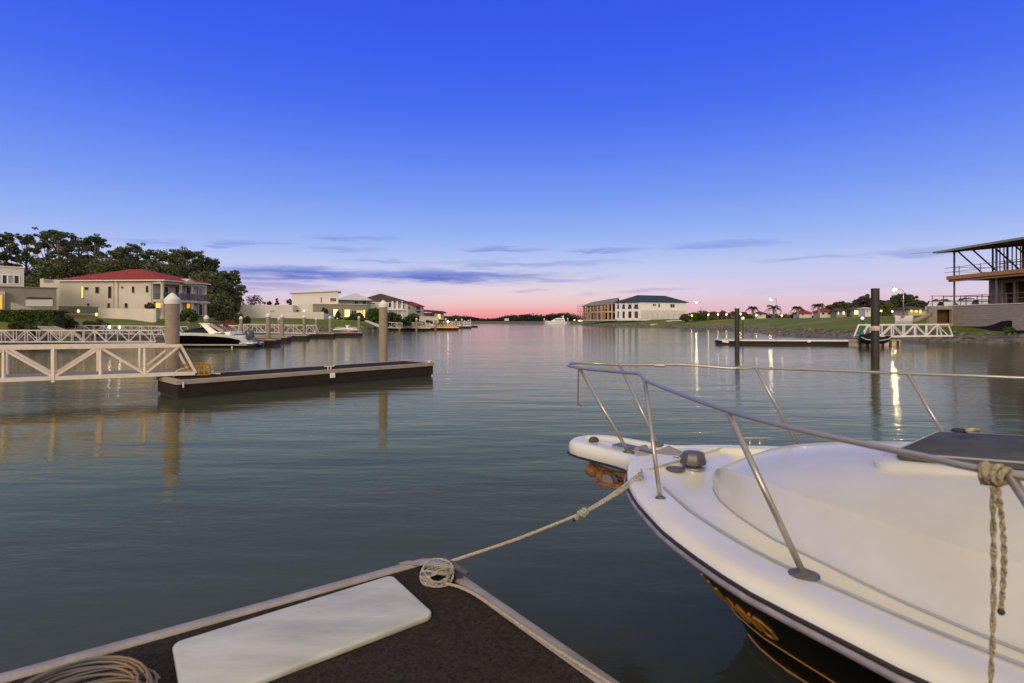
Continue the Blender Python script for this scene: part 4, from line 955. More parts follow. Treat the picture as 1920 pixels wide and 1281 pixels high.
obj('wall', MB().prism([p,q,q+n,p+n], 2.0, [gz(566.5,67),gz(580,69),gz(580,69),gz(566.5,67)]), M['cream2'], t)

# long house with the red roof and the balconies
Lc, Cw, Cc, Fc = P2(112,87.2), P2(286.5,86.4), P2(304,86.0), P2(386,95.0); back = (Fc-Cc)
h2 = thing('red_roofed_house', 'long two storey cream house with red roof and corner balconies', 'house', ctr([Lc,Cc,Fc,Lc+back]))
Fw = Fc+(Cw-Cc); wallz = 2.3
obj('wall', MB().prism([Lc,Cw,Fw,Lc+back], wallz, 8.2), M['cream'], h2)
roof = obj('roof', MB().hip([Lc,Cc,Fc,Lc+back], 8.36, 10.35, over=.55, inset=.8), M['red_roof'], h2)
g = MB(); cc = sum((Lc,Cc,Fc,Lc+back), V2(0,0))/4; q = [v+(v-cc).normalized()*.75 for v in (Lc,Cc,Fc,Lc+back)]
for i in (0,1): g.bar((*q[i],8.20), (*q[i+1],8.20), .14, .16)
obj('gutter', g, M['cap'], roof)
p0, p1 = P2(75,90), P2(114,88.6)
obj('side_wing', MB().prism([p0,p1,p1+V2(-2,9),p0+V2(-2,9)], wallz, 8.05), M['cream2'], h2)
obj('wing_parapet', MB().prism([p0,p0*.83+p1*.17,p0*.83+p1*.17+V2(-2,9),p0+V2(-2,9)], 8.05, 8.75).prism([p0*.3+p1*.7,p1,p1+V2(-2,9),p0*.3+p1*.7+V2(-2,9)], 8.05, 8.62), M['cream2'], h2)
w = Wall(Lc, Cw)
w.win(h2, 152.5,536.5,157,559.5,'lit','timber_pale',.08)
for x0,y0,x1,y1 in ((159,538.5,166.5,544),(179,538,186.5,550),(203,537,209.5,559.5),(227.5,537,231.5,541),(247.5,537,252.5,549.5),(273.5,536,279,548.5),(163.5,569,168.5,573.5),(201.5,568.5,207,578),(234,568.5,240,578)):
    w.win(h2, x0,y0,x1,y1,'glass','cream2',.05)
dp = Wall(Lc, Cw)
obj('downpipe', MB().bar(dp.pt(213.5,528,.08), dp.pt(213.5,600,.08), .12).bar(dp.pt(284,527,.08), dp.pt(284,600,.08), .12), M['cream2'], h2)
obj('wall_pier', w.slab(216,527,222,600,.18), M['cream'], h2)
fw = Wall(Cw, Fw)
for x0,y0,x1,y1,pn in ((307,537.5,315.5,560,'glass'),(327.5,537,335.5,561,'glass'),(349,539,358,562,'glass'),(372,540,380,562,'blind'),(349,569,356.5,590,'lit_orange'),(372,570,379,592,'glass'),(291,567,303,578,'lit')):
    (fw if x0 > 304 else fw).win(h2, x0,y0,x1,y1,pn,'white_fine' if pn != 'lit_orange' else 'timber',.1, 'door' if y1 > 559 else 'window')
sl = [Cc+(Cc-Fc).normalized()*.1, Fc+(Fc-Cc).normalized()*.5, Fw+(Fc-Cc).normalized()*.5, Cw]
n = Vector((Cc.y-Fc.y, Fc.x-Cc.x)); o2 = (Cc-Cw).normalized()*.35
obj('balcony_floor', MB().prism([Cc+o2, Fc+o2+(Fc-Cc).normalized()*.6, Fw+(Fc-Cc).normalized()*.6, Cw+(Cw-Cc)*.02-(Fc-Cc).normalized()*.05], 5.0, 5.32), M['cream2'], h2)
obj('eave_beam', MB().bar((*Cc,7.95), (*Fc,7.95), .36, .5).bar((*Cc,7.95), (*Cw,7.95), .36, .5), M['cream2'], h2)
for px in (304.5,338.5,360,384.5):
    p = Wall(Cc, Fc).hit(px); obj('column', MB().lathe((*p,0), [(.34,2.4),(.34,2.7),(.26,2.8),(.24,4.9),(.30,5.0)], 14).lathe((*p,0), [(.32,5.3),(.30,5.5),(.25,5.6),(.23,7.4),(.32,7.7)], 14), M['cream2'], h2, smooth=True, auto=30)
cf = Wall(Cc, Fc); 
g = MB(); a0, a1, pk = cf.pt(337,532,.75), cf.pt(362,533,.75), cf.pt(349.5,523,.75); n3 = Vector((*cf.n,0))*-2.2
g.add([a0,a1,pk,a0+n3,a1+n3,pk+n3], [(0,1,2),(5,4,3),(0,3,4,1),(1,4,5,2),(2,5,3,0)]); obj('gable', g, M['cream2'], h2)
for (pa, pb, nm) in ((Cw+(Cc-Cw)*.25+o2*.3, Cc+o2*.9, 'r'), (Cc+o2*.9, Fc+o2*.9, 'r')):
    bl = obj('balustrade', MB().slab([(*pa,6.35),(*pb,6.35),(*(pb+V2(.02,.03)),6.35),(*(pa+V2(.02,.03)),6.35)], .95), M['balustrade'], h2)
    obj('handrail', MB().bar((*pa,6.38), (*pb,6.38), .07), M['scaff'], bl)
# garden of the red roofed house
p, q = P2(184,78.5), P2(292,77.5)
o = obj('garden_wall', MB().prism([p,q,q+V2(0,.3),p+V2(0,.3)], 1.9, [3.82,3.72,3.72,3.82]), M['cream'], None); tag(o, 'long beige garden wall along the lawn of the red roofed house', 'wall')
p, q = P2(110,79.5), P2(184,79); t = thing('stone_terrace', 'grey stone terrace wall with two small lit lamps beside the hedge', 'terrace', ctr([p,q]))
obj('wall', MB().prism([p,q,q+V2(0,2),p+V2(0,2)], 1.7, [3.1,2.9,2.9,3.1]), M['paving'], t)
obj('glass_panel', MB().prism([p,q,q+V2(0,.05),p+V2(0,.05)], 3.1, [4.15,4.05,4.05,4.15]), M['balustrade'], t)
for px, py in ((147,583.5),(181,590)):
    l = obj('wall_lamp', MB().ball(at(px,py,78.6), .17, 10, 7, (1,1,1.4)), M['lit_pale'], t, smooth=True)
obj('pool_step', MB().prism([P2(145,76),P2(186,76),P2(186,78),P2(150,78)], 1.6, 2.35), M['grey_wall'], t)
p, q = P2(70,55.2), P2(116,50.5); t = thing('stair_ramp', 'narrow pale ramp sloping down from the hedge to the long gangway', 'ramp', ctr([p,q],1))
obj('ramp', MB().slab([(p.x,p.y,gz(611,55.2)),(q.x,q.y,gz(628,50.5)),(q.x+1.0,q.y+.9,gz(628,50.5)),(p.x+1.0,p.y+.9,gz(611,55.2))], .18), M['paving'], t)
p, q = P2(409,86), P2(442,88); t = thing('timber_screen', 'low red brown timber screen behind the sports boat', 'screen', ctr([p,q]))
g = MB()
for i in range(9): g.bar((*(p+V2(0,-.02)),gz(612,86)+.1+i*.088), (*(q+V2(0,-.02)),gz(612,87)+.1+i*.088), .05, .075)
obj('boards', g, M['red_timber'], t); obj('post', MB().bar((*p,.6), (*p,gz(602,86)), .1), M['red_timber'], t); obj('post', MB().bar((*q,.6), (*q,gz(602,88)), .1), M['red_timber'], t)

# white house with boundary wall, pitched flat roof and grey lit wing
h3 = thing('white_modern_house', 'white modern house with slanted flat roof and lit taupe wing', 'house', P2(590,139.08).to_3d()+Vector((0,0,2.6)))
a, b = P2(447,129.96), P2(549,133.38); obj('side_wall', MB().prism([a,b,b+V2(0,8),a+V2(-.5,8)], 1.8, [gz(572,129.96),gz(572,133.38),gz(572,133.38)-.2,gz(572,129.96)-.2]), M['white_wall'], h3)
a, b = P2(548,135.66), P2(589,135.66); obj('low_front', MB().prism([a,b,b+V2(0,3),a+V2(0,3)], 1.8, gz(571.8,135.66)), M['white_wall'], h3)
a, b = P2(547.5,139.08), P2(634,139.08); bk3 = V2(-3,10); up3 = [a,b,b+bk3,a+bk3]
obj('upper_wall', MB().prism(up3, 2.4, [gz(549,139.08),gz(546,139.08),gz(546,139.08),gz(549,139.08)]), M['white_wall'], h3)
obj('roof', MB().slab([(*(a-V2(.45,.5)),gz(548.3,139.08)),(*(b+V2(.65,-.5)),gz(544.2,139.08)),(*(b+bk3+V2(.6,.5)),gz(544.2,139.08)),(*(a+bk3-V2(.5,-.5)),gz(548.3,139.08))], .28), M['cream'], h3)
w = Wall(a, b); w.win(h3, 601,557,604,568.5,'glass'); w.win(h3, 619,558.5,630.5,566,'glass',mull=2)
a, b = P2(587,135.09), P2(686.5,140.22); obj('taupe_wing', MB().prism([a,b,b+V2(-2,7),a+V2(-2,7)], 2.2, gz(570.8,136.80)), M['taupe'], h3)
obj('wing_coping', MB().prism([a-V2(.2,.2),b-V2(-.2,.2),b+V2(-2,7),a+V2(-2,7)], gz(570.8,136.80), gz(570.8,136.80)+.14), M['cream'], h3)
w = Wall(a, b)
for x0,y0,x1,y1,pn,ml in ((625,580,634,599,'lit_pale',0),(646,580.5,656,595,'lit_pale',2),(659,582,668,595,'glass',1),(669,582,680,595,'lit_dim',1),(681,581,684.5,596,'lit',0)): w.win(h3, x0,y0,x1,y1,pn,'cream2',.10,mull=ml)
w = Wall(P2(548,135.64), P2(589,135.64)); w.win(h3, 554,581,561,585,'glass'); w.win(h3, 547.5+1.5,580.5,551,585.5,'lit_pale')
l = obj('porch_lamp', MB().ball(at(570,583,134.52), .26, 8, 6), M['lit_pale'], h3, smooth=True)
w = Wall(P2(447,129.96), P2(549,133.38)); w.win(h3, 505.5,581.5,515.5,585.5,'blind')
a, b, c_ = P2(508,123.12), P2(607,120.84), P2(627,127.68)
t = thing('garden_wall', 'curved beige garden wall before the white modern house', 'wall', ctr([a,b]))
obj('wall', MB().prism([a,b,b+V2(0,.3),a+V2(0,.3)], 2.0, [gz(586.5,123.12),gz(585,120.84),gz(585,120.84),gz(586.5,123.12)]), M['cream'], t)
obj('end_wall', MB().prism([b+V2(.003,0),c_,c_+V2(-.2,.3),b+V2(.003,.3)], 2.0, [gz(587,120.84),gz(593,127.68),gz(593,127.68),gz(587,120.84)]), M['cream'], t)

# pale hipped roof house
a, b = P2(634,160), P2(693,166); q = [a,b,b+V2(-3,13),a+V2(-3,13)]
h4 = thing('pale_roofed_house', 'low taupe house with pale hipped metal roof behind the white house', 'house', ctr(q)); obj('wall', MB().prism(q, 2.6, gz(562.6,163)), M['taupe'], h4)
obj('roof', MB().hip(q, gz(562,162), gz(549.5,168), .9, inset=.9), M['pale_roof'], h4); w = Wall(a, b); w.win(h4, 664,564,672,572,'glass','cream2'); w.win(h4, 679,564,687,573,'glass','cream2')
# brown roofed house
a, b = P2(686,180), P2(765,188); q = [a,b,b+V2(-5,15),a+V2(-6,15)]
h5 = thing('brown_roofed_house', 'large cream house with brown hipped roof behind the tall pile', 'house', ctr(q)); obj('wall', MB().prism(q, 2.6, gz(566.5,184)), M['white_wall'], h5)
rf = obj('roof', MB().hip([a-V2(3,-1),b,b+V2(-5,15),a+V2(-8,15)], gz(566,183), gz(551,192), 1.0, inset=.9), M['brown_roof'], h5)
w = Wall(a, b)
for x0,y0,x1,y1,pn in ((690,567.5,704,570.5,'glass'),(686.5,573,692,580,'brown_roof'),(728,567,733.5,577,'glass'),(738,568,742.5,579,'blind'),(746,568,752,579,'blind'),(755.5,571,758.5,580,'glass'),(728,585,734,590,'glass')): w.win(h5, x0,y0,x1,y1,pn,'white_fine',.14)
for px in (735.5,744,753): obj('column', w.slab(px-1.2,565,px+1.2,598,.5), M['white_fine'], h5)
obj('balcony', w.slab(726,579.5,755,582,1.0), M['white_fine'], h5)
a, b = P2(676,160), P2(765,166); 
# small red roofed house
a, b, c_ = P2(761,190), P2(779,196), P2(794.5,206); q = [a,b,c_,c_+(a-b)]
h6 = thing('terracotta_house', 'small cream house with terracotta roof and arched balcony', 'house', ctr(q)); obj('wall', MB().prism([a,V2(b.x,b.y),c_,c_+(a-b)*2], 2.6, gz(573,198)), M['cream2'], h6)
obj('roof', MB().hip([a-V2(2,0),b,c_,c_+(a-b)*2.2], gz(573,196), gz(567,204), .9, inset=.8), M['red_roof'], h6)
w = Wall(a, b); w.win(h6, 765.5,575.5,768.5,579,'glass','cream2'); w = Wall(b, c_); w.win(h6, 780.5,575,788,587,'timber_dark','cream',.25,'balcony_arch'); obj('balcony', w.slab(779.5,581,789,583,.8), M['cream'], h6)
a, b = P2(781,178), P2(822,182); o = obj('garden_wall', MB().prism([a,b,b+V2(0,.4),a+V2(0,.4)], 1.5, [gz(592.5,178),gz(594,182),gz(594,182),gz(592.5,178)]), M['cream'], None); tag(o, 'far cream garden wall under the dark roofed pavilion', 'wall')
a, b = P2(793,226), P2(832,236); q = [a,b,b+V2(-3,12),a+V2(-3,12)]
h7 = thing('pavilion_house', 'low dark roofed pavilion with amber lit end, last on the left shore', 'house', ctr(q))
obj('wall', MB().prism([P2(815,231),P2(832,236),P2(832,236)+V2(-3,10),P2(815,231)+V2(-3,10)], 2.6, gz(586,232)), M['white_wall'], h7); obj('rear_wall', MB().prism([a+V2(-1,6),b+V2(-2,6),b+V2(-3,11),a+V2(-3,11)], 2.6, gz(587,236)), M['white_wall'], h7)
obj('roof', MB().slab([(*(a-V2(.8,1)),gz(582,226)),(*(b+V2(1.3,-1)),gz(586,236)),(*(b+V2(-2,13)),gz(583,245)),(*(a+V2(-3,13)),gz(580,238))], .5), M['brown_roof'], h7)
for px in (795,804,811): p = P2(px,227); obj('post', MB().bar((*p,2.6), (*p,gz(583.5,227)), .25), M['timber_dark'], h7)
w = Wall(P2(815,231), P2(832,236)); w.win(h7, 820,589,826,598,'lit','cream2',.15)
for (pa, pb, lab) in ((P2(684,104),P2(712,97),'sloping pale garden path edge by the tall pile'),(P2(788,126),P2(812,121),'pale ramp down to the gangway between the far piles')):
    o = obj('garden_ramp', MB().slab([(*pa,gz(600,100)) if pa.y < 110 else (*pa,gz(604,126)),(*pb,gz(612,97)) if pb.y < 110 else (*pb,gz(612,121)),(*(pb+V2(.3,1.2)),1.2),(*(pa+V2(.3,1.2)),2.2)], .25), M['cream'], None); tag(o, lab, 'ramp')

# ------------------------------------------------------------------ trees
TR = random.Random(42)
def tree(name, px, d, top_py, width, label, leaf, cat='tree', z0=2.6, kind='gum', n=16, per=130, size=.8, low=.35, group=None, trunk_r=None, seed=None, loc=None):
    rg = random.Random(seed if seed is not None else TR.randrange(10**6)); x = gx(px, d); top = gz(top_py, d); h = top-z0
    t = thing(name, label, cat, (x, d, z0), group); tr = MB(); cr = MB(); r0 = trunk_r or h*.019
    lean = Vector((rg.uniform(-.06,.06), rg.uniform(-.05,.05), 1)); base = Vector((x, d, z0-.3))
    ax = [base+lean*h*f+Vector((rg.uniform(-.2,.2), rg.uniform(-.2,.2), 0))*f*h*.06 for f in (0,.2,.4,.6,.78,.92)]
    tr.tube(ax, [r0*1.25, r0, r0*.85, r0*.6, r0*.38, r0*.15], 7)
    for i in range(n):
        f = low+(1-low)*((i+.5)/n)**.85; f = min(.95, f+rg.uniform(-.05,.05)); ang = i*2.4+rg.uniform(-.5,.5)
        if kind == 'gum': rad = width*.5*(.30+.70*math.sin(math.pi*min(1, (f-low)/(1-low)*.85+.12)))*rg.uniform(.35,1.1); cs = width*rg.uniform(.095,.145); sq = .52
        elif kind == 'cone': rad = width*.5*(1-(f-low)/(1-low))*rg.uniform(.6,1); cs = width*.16*(1.25-(f-low)/(1-low)); sq = .8
        else: rad = width*.5*math.sin(math.pi*(.12+.80*(f-low)/(1-low)))*rg.uniform(.35,.85); cs = width*rg.uniform(.17,.26); sq = .75
        c_ = base+lean*h*f*.97+Vector((math.cos(ang)*rad, math.sin(ang)*rad, 0)); c_.z = min(c_.z, top-cs*sq*.8)
        k = min(5, max(1, int(f*.8*5))); st = base+lean*h*(f*.78); mid = (st+c_)/2+Vector((0,0,-.04*h*rg.random()))
        tr.tube([st, mid, c_], [r0*.32, r0*.22, r0*.08], 5)
        cr.leaves(c_, (cs, cs, cs*sq), per, size, rg, .3)
        if kind == 'gum':
            for _ in range(4):
                o_ = Vector((rg.uniform(-1,1), rg.uniform(-1,1), rg.uniform(-.7,.6)))*cs*1.5; cr.leaves(c_+o_, (cs*.55, cs*.55, cs*.3), per//4, size*.85, rg, .3)
    obj('trunk', tr, M['bark'], t, smooth=True); obj('crown', cr, leaf, t); return t
ORD = ['first','second','third','fourth','fifth','sixth','seventh','eighth','ninth','tenth','eleventh','twelfth','thirteenth','fourteenth','fifteenth','sixteenth']
gums = [(-22,432,150,10),(8,427,152,8),(44,430,158,8),(80,421,150,9),(118,420,148,9.5),(152,437,155,9),(188,437,146,10),(222,457,158,8),(252,448,145,9),(286,463,155,8),(322,456,142,11),(356,466,146,10),(392,479,140,9.5),(424,505,136,7.5)]
for i, (px, py, d, w) in enumerate(gums):
    tree('gum_tree', px, d, py, w, ORD[i]+' tall gum tree from the left in the dark grove', M['leaf_gum'] if i % 3 else M['leaf_dark'], n=28, per=180, size=.42, low=.30, group='gum trees behind the left houses')
under = [(-10,508,138,12),(40,506,141,11),(92,488,139,12),(145,482,140,12),(200,484,136,12),(250,488,138,12),(300,490,134,12),(345,496,131,11),(385,510,128,10),(418,530,126,8),(402,552,112,7),(424,552,124,4.5)]
for i, (px, py, d, w) in enumerate(under):
    tree('bushy_tree', px, d, py, w, ORD[i]+' dense bushy tree from the left below the gum grove', M['leaf_dark'] if i % 2 else M['leaf_gum'], kind='bush', n=24, per=260, size=.5, low=.06, group='bushy trees below the gum grove')
for px, py, d, w, lab, lf, kd, z0, n in ((478,554,170,7.5,'round olive grey tree above the white boundary wall','leaf_olive','bush',2.6,14),(506,562,158,2.6,'smaller dark conifer above the white boundary wall','leaf_dark','bush',2.6,8),
        (518,555,158,3.0,'taller pointed conifer above the white boundary wall','leaf_dark','cone',2.6,14),(545,560,160,4,'grey tree peeping out left of the slanted roof','leaf_olive','bush',2.6,8),
        (438,498,146,7,'layered dark pine at the right end of the grove','leaf_dark','cone',2.6,22),
        (700,578,116,3.6,'bright green tree just left of the tall pile','leaf_green','bush',2.2,14),(735,586,116,4.2,'dark garden tree right of the tall pile','leaf_dark','bush',1.9,14),(774,588,124,3.4,'dark small tree before the terracotta house','leaf_dark','bush',1.8,12),
        (634,580,131,2.4,'narrow dark tree beside the lit taupe wing','leaf_dark','cone',1.8,14),(672,586,134,2.6,'clipped shrub before the lit windows of the taupe wing','leaf_dark','bush',2.0,10),(662,587,134,2.2,'small rounded shrub between the lit windows','leaf_green','bush',2.0,8)):
    tree('garden_tree', px, d, py, w, lab, M[lf], kind=kd, z0=z0, n=n, per=90, size=.42, low=.1)
def shrub(px0, px1, d, py0, py1, label, leaf, n=12, per=120, size=.3, name='shrub', group=None):
    x0, x1 = gx(px0, d), gx(px1, d); z1, z0 = gz(py0, d), gz(py1, d); rg = random.Random(int(px0*7+d)); t = thing(name, label, name.replace('_',' '), ((x0+x1)/2, d, z0), group)
    cr = MB(); st = MB(); w = (x1-x0)
    for i in range(n):
        a = rg.uniform(.08,.92); f = rg.random(); c_ = Vector((x0+w*a, d+rg.uniform(-.3,.3)*w*.5, z0+(z1-z0)*(.2+.6*f*math.sin(math.pi*(.15+.7*a))))); r = max(.14*w, (z1-z0)*.24)
        cr.leaves(c_, (r*.9, r*.9, (z1-z0)*.24), per, size, rg, .3); st.tube([((x0+x1)/2, d, z0-.2), ((x0+x1)/2*.5+c_.x*.5, d, z0+(c_.z-z0)*.5), tuple(c_)], [.05,.035,.015], 5)
    obj('stem', st, M['bark'], t); obj('leaves', cr, leaf, t); return t
for a in ((-8,58,56,603,624,'dark ground planting under the left part of the clipped hedge','leaf_dark'),(48,112,56,604,624,'dark ground planting under the right part of the clipped hedge','leaf_dark'),(338,374,70,578,606,'yellow green shrub right of the stout pile','leaf_green'),(440,468,76,588,610,'dark shrub at the foot of the white boundary wall','leaf_dark'),(519,532,135.2,577,586,'low shrub on the white house terrace','leaf_green'),
          (526,534,135,575,585,'round topiary on the white house terrace','leaf_dark'),(603,615,134,577,588,'clipped round bush at the taupe wing corner','leaf_dark'),(630,662,122,594,612,'dark sprawling bushes below the lit taupe wing','leaf_dark'),
          (650,686,126,592,606,'dark hedge like bush left of the jetski pile','leaf_dark'),(392,446,96,580,606,'dark garden bushes behind the red brown screen','leaf_dark'),(275,292,84.6,566,584,'small shrub against the cream side wall','leaf_olive'),
          (108,152,62,594,617,'dark low planting at the end of the clipped hedge','leaf_dark'),(160,206,64,598,613,'brown green planting below the two wall lamps','leaf_olive'),(716,740,112,600,612,'low dark planting right of the tall pile','leaf_dark'),(745,775,120,598,612,'low dark planting before the brown roofed house','leaf_dark'),
          (782,812,124,600,611,'low dark planting under the far cream wall','leaf_dark'),(828,870,190,590,606,'dark shrubs behind the far pile cluster','leaf_dark')):
    shrub(*a[:5], a[5], M[a[6]])
# clipped hedge at the left
t = thing('clipped_hedge', 'long clipped green hedge in front of the taupe storey', 'hedge', (gx(50,59),59,1.2)); g = MB(); rg = random.Random(8)
x0, x1 = gx(-90,59), gx(110,59); zt_, zb = gz(582,59), .75
obj('core', MB().prism([(x0,58.5),(x1-.5,58.5),(x1-.5,60.4),(x0,60.4)], zb-.4, zt_-.25), M['leaf_dark'], t)
for i in range(520): g.leaves((rg.uniform(x0,x1-.2), rg.uniform(57.9,58.6) if i % 3 else rg.uniform(58.1,60.6), rg.uniform(zb,zt_-.15)), (.5,.35,.3), 60, .18, rg, .1)
for i in range(160): g.leaves((rg.uniform(x0,x1-.2), rg.uniform(58.1,60.5), zt_-.12), (.6,.5,.14), 60, .18, rg, .1)
obj('leaves', g, M['leaf_green'], t)
# ------------------------------------------------------------------ right shore
def palm(px, d, top_py, label, seed, w=4.6):
    rg = random.Random(seed); x = gx(px, d); z0 = 2.7; top = gz(top_py, d); hub = top-w*.20
    t = thing('palm_tree', label, 'palm tree', (x, d, z0), 'palms along the right lawn')
    obj('trunk', MB().tube([(x,d,z0-.3),(x+.05,d,z0+(hub-z0)*.5),(x,d,hub)], [.42,.34,.38], 9), M['bark'], t, smooth=True)
    g = MB()
    for i in range(30):
        a = i*2.4+rg.uniform(-.2,.2); el = rg.uniform(.15,1.25); L_ = w*.5*rg.uniform(.85,1.1); dx, dy = math.cos(a), math.sin(a); pts = []
        for k in range(8):
            q = k/7; r = L_*q*(math.cos(el)*.6+.4); z = hub+L_*(math.sin(el)*q*.9-q*q*(.55+.25*(1.3-el))); pts.append(Vector((x+dx*r, d+dy*r, z)))
        sd = Vector((-dy,dx,0))
        g.tube(pts, .03, 4)
        for k in range(1,8):
            for m in range(2):
                p = pts[k-1]+(pts[k]-pts[k-1])*(m/2)
                for s_ in (-1,1):
                    q = p+sd*s_*.42*(1.05-k/9)+(pts[k]-pts[k-1]).normalized()*.3+Vector((0,0,-.22)); e = (pts[k]-pts[k-1]).normalized()*.11
                    g.add([p-e,p+e,q], [(0,1,2)])
    obj('crown', g, M['frond'], t); return t
for i, (px, py, d, w) in enumerate(((1411,573,180,4.4),(1450.5,570.5,176,5.6),(1495,573,178,4.2),(1534.5,567.5,172,4.9))):
    palm(px, d, py, ('small palm left of the lamp lit palm','wide palm standing under the middle street lamp','drooping palm before the first red roof','palm with arching fronds nearest the dark tree mass')[i], 20+i, w)
def street_lamp(px, d, top_py, lamp_px, lamp_py, label, glow='lamp'):
    x = gx(px, d); t = thing('street_lamp', label, 'street lamp', (x, d, 2.8), 'lit street lamps on the right shore'); top = gz(top_py, d); lp = at(lamp_px, lamp_py, d)
    obj('pole', MB().tube([(x,d,2.5),(x,d,top)], [.11,.07], 8), M['scaff'], t, smooth=True); obj('arm', MB().tube([(x,d,top-.05),(lp.x+.25,d,lp.z+.12)], .05, 8), M['scaff'], t)
    h = obj('lamp_head', MB().box(lp+Vector((.1,0,.22)), (.7,.3,.12)), M['scaff'], t); obj('lens', MB().ball(lp, .30, 12, 8, (1,1,.8)), M[glow], h, smooth=True)
street_lamp(1314, 188, 567, 1306, 567, 'small lit street lamp right of the blue roofed house')
street_lamp(1455.5, 168, 560.5, 1445, 562, 'lit street lamp rising behind the wide palm')
street_lamp(1694, 118, 544, 1677, 543, 'brightest lit street lamp right of the tall black pile', 'lamp_bright')
# blue roofed house
c0, lf_, rt_ = P2(1201,228), P2(1156,238), P2(1287,238); q = [c0, rt_, rt_+(lf_-c0), lf_]
hb_ = thing('blue_roofed_house', 'white two storey house with dark blue hipped roof on the right', 'house', ctr(q)); e = gz(566.2,229)
obj('wall', MB().prism(q, 2.4, e), M['white_fine'], hb_); obj('roof', MB().hip(q, e+.12, e+3.0, 1.0, inset=.42), M['blue_roof'], hb_)
w = Wall(c0, rt_)
obj('base_course', w.slab(1202,582,1286,599,.06), M['white_wall'], hb_)
for x0,y0,x1,y1,ml in ((1223.5,570,1230.5,574,1),(1234,569.5,1237.5,577,0),(1256.5,570,1265,577,1)): w.win(hb_, x0,y0,x1,y1,'glass','white_fine',.14,mull=ml)
w.win(hb_, 1237,587,1243,596.5,'balustrade','white_fine',.12,'door'); obj('recess_band', w.slab(1238.5,568,1249,582,.10), M['white_fine'], hb_)
w = Wall(lf_, c0)
for x0,x1 in ((1157.5,1161),(1167,1172),(1178,1184.5),(1189.5,1197)):
    w.win(hb_, x0,570.5,x1,580,'glass','white_fine',.2,'balcony_opening'); w.win(hb_, x0,583.5,x1,597,'timber_dark' if x0 > 1185 else 'glass','white_fine',.2,'door'); obj('balcony_glass', w.slab(x0-.3,575.5,x1+.3,579,.10,.10), M['balustrade'], hb_)
for px in (1155.8,1164,1175,1187,1199.5): obj('pier', w.slab(px-1.4,567,px+1.4,599,.35), M['white_fine'], hb_)
# timber framed house under construction with scaffold
q0, q1, q2 = P2(1092,264), P2(1154,246), P2(1154,246)+V2(6,16)
hc = thing('timber_frame_house', 'half built timber frame house with scaffold beside the blue roofed house', 'house', ctr([q0,q1,q2]))
w = Wall(q0+V2(.6,0), q1); bkc = V2(5,13)
obj('floor', MB().prism([q0,q1,q1+bkc,q0+bkc], 5.85, 6.25), M['timber_pale'], hc); obj('base_slab', MB().prism([q0,q1,q1+bkc,q0+bkc], 2.3, 2.9), M['cream'], hc)
obj('back_wall', MB().prism([q0+bkc*.5,q1+bkc*.5,q1+bkc*.55,q0+bkc*.55], 2.9, 9.1), M['timber_dark'], hc)
for i, px in enumerate((1096,1102,1108,1114,1121,1128,1134,1141,1148)):
    obj('stud_wall', w.slab(px-1.0,571 if i > 2 else 573,px+1.2,599.5,.4), M['timber_pale'] if i % 3 else M['timber'], hc)
for x0,y0,x1,y1 in ((1103,574,1108,580),(1111,573.5,1117,580),(1124,572,1130,580),(1136,571,1142,579),(1104,589,1108,598),(1116,588,1121,598),(1130,585,1135,597)): w.win(hc, x0,y0,x1,y1,'timber_dark','timber_pale',.25)
obj('wall_panel', w.slab(1109,583,1150,586,.3), M['timber_pale'], hc)
obj('roof', MB().slab([(*(q0-V2(.6,.5)),9.1),(*(q1+V2(.3,-.6)),9.8),(*(q1+bkc*.5),12.6),(*(q0+bkc*.45+V2(3,0)),11.2)], .3).slab([(*(q1+bkc*.5),12.6),(*(q0+bkc*.45+V2(3,0)),11.2),(*(q0+bkc),9.6),(*(q1+bkc),9.6)], .3), M['grey_roof'], hc)
g = MB(); so = w.n*1.2
for i in range(9):
    p = q0+V2(-1.2,.4)+(q1-q0)*i*.085+so; g.bar((*p,2.2), (*p,10.0 if i < 3 else 8.4), .14)
for z in (3.8,5.2,6.6,7.9,9.1):
    a, b = q0+V2(-1.2,.4)+so, q0+V2(-1.2,.4)+(q1-q0)*(.30 if z > 8.2 else .68)+so; g.bar((*a,z), (*b,z), .12)
for i in range(3): a, b = q0+V2(-1.2,.4)+(q1-q0)*.085*i+so, q0+V2(-1.2,.4)+(q1-q0)*.085*(i+1)+so; g.bar((*a,3), (*b,5.4), .1); g.bar((*a,7.6), (*b,5.4), .1)
obj('scaffold', g, M['scaff'], hc)
# wire fence along the blue roofed house
t = thing('wire_fence', 'thin temporary fence before the blue roofed house', 'fence', P2(1240,214).to_3d()+Vector((0,0,2.8))); g = MB()
for i in range(9): p = P2(1203+i*10,214); g.bar((*p,2.6), (*p,4.9), .06)
obj('posts', g, M['scaff'], t); g = MB(); a, b = P2(1203,214), P2(1283,214)
for z in (3.2,3.8,4.4,4.9): g.bar((*a,z), (*b,z), .04)
obj('wires', g, M['scaff'], t)
o = obj('concrete_block', MB().box(at(1226,609.5,198), (2.1,1.2,.75), .3), M['cream'], None, bevel=.06); tag(o, 'pale concrete block on the rocks below the blue roofed house', 'block')
o = obj('timber_stack', MB().box(at(1254,602,186), (1.8,1,.3)).box(at(1268,601,186), (3.2,1,.25)), M['cream'], None); tag(o, 'pale flat building material lying on the grass by the blue roofed house', 'building material')

